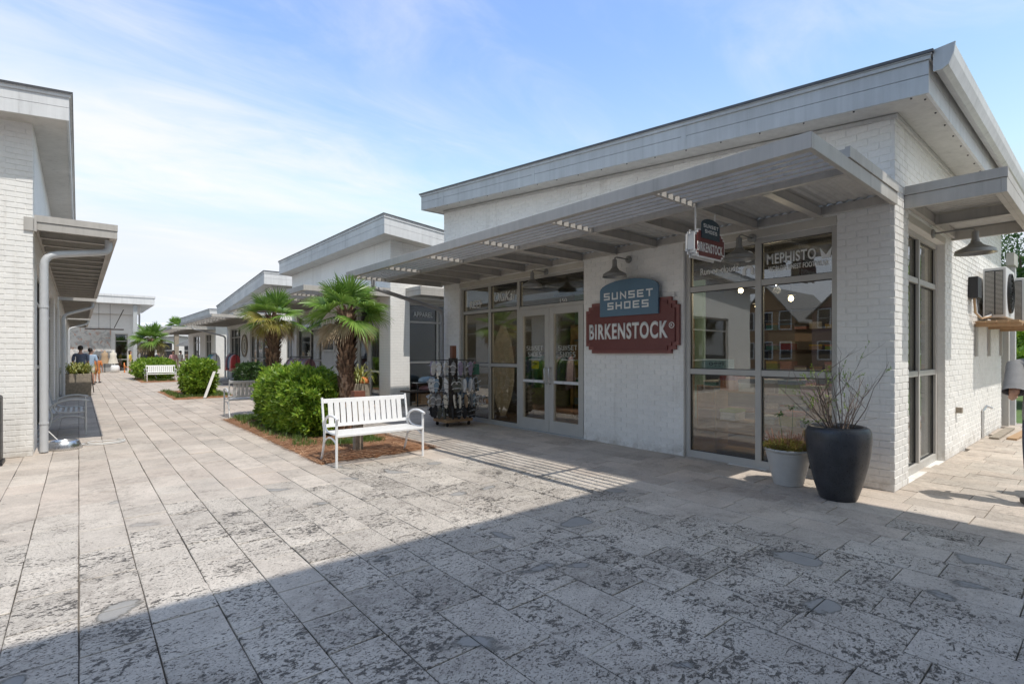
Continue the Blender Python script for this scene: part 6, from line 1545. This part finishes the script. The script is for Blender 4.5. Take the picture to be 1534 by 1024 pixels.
    n = [S(0, 0, .98) + ((.152 * k * wide, .118 * k),), S(0, 0, 1.08) + ((.140 * k * wide, .105 * k),)]; e = [(0, 1)]
    for s in (-1, 1):
        y_ = s * stride; b = len(n); n += [S(s * .095, 0, hip - .08) + (.098 * k,), S(s * .10, -y_ * .45, kn + .06) + (.082 * k,)]; e += [(0, b), (b, b + 1)]
        if long_pants: n += [S(s * .10, y_ * .4, .12) + (.062 * k,)]; e += [(b + 1, b + 2)]
    skin_mesh(n, e, pants, 'trousers' if long_pants else 'shorts', t)
    mb = MB()
    for s in (-1, 1):
        y_ = s * stride * .4 * k; mb.box(s * .105 * k - .045, s * .105 * k + .045, y_ - .19 * k, y_ + .07 * k, 0, .055)
    mb.build('shoes', 'rubber', t, local=True, bevel=.015)
    return t
person('person in a grey t-shirt standing at the right edge of the picture', (7.15, .45, 0), R(112), 1.74, 'c_grey', 'c_navy', sleeve=1.0, wide=1.25, stride=.03, arm_l=[(-.28, .14, 1.13), (-.24, -.06, 1.06), (-.20, -.14, 1.06)], arm_r=[(.28, .14, 1.13), (.24, -.06, 1.06), (.20, -.14, 1.06)], long_pants=True)
person('person out of frame whose shadow falls beside the first person', (7.72, -.02, 0), R(190), 1.68, 'c_cream', 'c_navy')
person('man in a slate blue t-shirt and dark shorts walking away along the left shops', (.06, 29.8, 0), R(176), 1.80, 'c_slate', 'c_black', wide=1.15, sleeve=1)
person('person in a light blue shirt just beyond the man on the left', (.42, 31.5, 0), R(170), 1.72, 'c_lblue', 'c_cream', wide=1.05)
person('child in orange beyond the walking man', (.72, 33.5, 0), R(165), 1.35, 'c_orange', 'c_orange')
far = [('woman in a pink top behind the far hedge', (5.15, 43.5), 'c_pink', 'c_pink', True), ('person in a dark shirt beyond the far palm', (4.6, 47), 'c_navy', 'c_black', False), ('person in yellow left of the far palm', (2.9, 47), 'c_yellow', 'c_cream', True), ('person in cream standing under the covered walk', (6.3, 49), 'c_cream', 'c_tan', False), ('child in dark clothes behind the far hedge', (4.9, 44.2), 'c_maroon', 'c_black', False), ('person in tan at the right end of the covered walk', (7.0, 50.5), 'c_tan', 'c_olive', True)]
for i, (lb, (x, y), s_, p_, lh) in enumerate(far): person(lb, (x, y, 0), R(40 * i), 1.68 if 'child' not in lb else 1.25, s_, p_, long_hair=lh)
# dress forms and stools by the mural wall
for i, (x, y, c, lb) in enumerate(((2.05, 50.6, 'c_cream', 'dress form in a pale top by the mural wall'), (1.55, 50.9, 'c_tan', 'dress form in a tan shawl by the mural wall'))):
    t = thing('dress_form', lb, 'mannequin', (x, y, 0)); MB().lathe(x, y, [(.001, 1.75), (.05, 1.72), (.06, 1.6), (.22, 1.5), (.2, 1.25), (.30, .85), (.33, .7)], 12).build('garment', c, t, smooth='all'); MB().tube([(x, y, 0), (x, y, .8)], .03, 6).build('stand', 'black', t)
st_ = thing('garden_stool', 'white drum stool by the mural wall', 'stool', (2.15, 50.2, 0)); MB().lathe(2.15, 50.2, [(.001, 0), (.24, 0), (.30, .25), (.27, .5), (.2, .58), (.001, .58)], 16).build('body', 'white', st_, smooth='all')
dc = thing('deck_chair', 'orange wooden folding chair by the mural wall', 'chair', (3.1, 49.9, 0))
for s in (-1, 1): MB().tube([(3.1 + s * .38, 49.6, .0), (3.1 + s * .38, 50.3, .75)], .04, 5).build('leg', 'c_orange', dc); MB().tube([(3.1 + s * .38, 50.3, .0), (3.1 + s * .38, 49.6, .55)], .04, 5).build('leg', 'c_orange', dc)
for k in range(5): MB().box(2.72, 3.48, 49.65 + k * .14, 49.74 + k * .14, .42, .45).build('slat', 'c_orange', dc)

# ================================================================== background trees
def tree(label, x, y, h, r, seed, n=900, mt='shrubdk', name='tree', group='trees beyond the shops'):
    r_ = np.random.default_rng(seed); q = random.Random(seed); t = thing(name, label, 'tree', (x, y, 0), group=group)
    mb = MB().tube([(x, y, 0), (x + .1, y, h * .35), (x, y + .1, h * .7)], [h * .035, h * .025, h * .01], 7)
    for k in range(6):
        a = k * 1.05; mb.tube([(x, y, h * .3), (x + math.cos(a) * r * .4, y + math.sin(a) * r * .4, h * .55), (x + math.cos(a) * r * .75, y + math.sin(a) * r * .75, h * .75)], [h * .015, h * .01, h * .004], 5)
    mb.build('trunk', 'twig', t)
    nc = 26; cc = np.array([[x + q.gauss(0, r * .45), y + q.gauss(0, r * .45), h * q.uniform(.28, .95)] for _ in range(nc)]); rad = np.array([r * q.uniform(.22, .42) for _ in range(nc)])
    i = r_.integers(0, nc, n * 9); P = r_.normal(size=(n * 9, 3)); P /= np.linalg.norm(P, axis=1)[:, None]; C = cc[i] + P * (rad[i] * r_.uniform(.7, 1.08, n * 9))[:, None] * np.array([1, 1, .75])
    D = P + r_.normal(0, .7, P.shape); D /= np.linalg.norm(D, axis=1)[:, None]; v, f = leaves(C, D, r_.uniform(.12, .26, len(C)), r_.uniform(.035, .07, len(C))); quads('crown', v, f, mt, parent=t); return t
TS = [(30, 2.5, 7, 3.0), (34, -1, 8, 3.5), (40, 5, 9, 4), (27, -2.5, 5, 2.4), (46, 0, 9, 4.2), (23, 4.4, 4.6, 1.9), (38, -5, 7, 3.4), (21, .9, 2.2, 1.5)]
for i, (x, y, h, r) in enumerate(TS):
    tree(['leafy green tree seen past the side wall', 'tall dark tree beyond the lawn', 'broad dark tree furthest past the side wall', 'small bushy tree near the lawn edge', 'large tree at the back of the lawn', 'young tree close behind the shop', 'dark tree right of the lawn', 'bright low bush at the lawn edge'][i], x, y, h, r, 60 + i, mt='shrub' if i in (7, 3) else 'shrubdk')
for i, (x, y, h, r) in enumerate([(-3, 66, 8.0, 1.8), (.5, 68, 8.3, 1.4), (-48, 36, 9, 4), (-36, -8, 8, 4), (-60, 2, 10, 5)]):
    tree(['treetop showing above the mural building, left', 'treetop showing above the mural building, right', 'street tree west of the shops', 'street tree southwest of the shops', 'tree behind the western houses'][i], x, y, h, r, 90 + i)
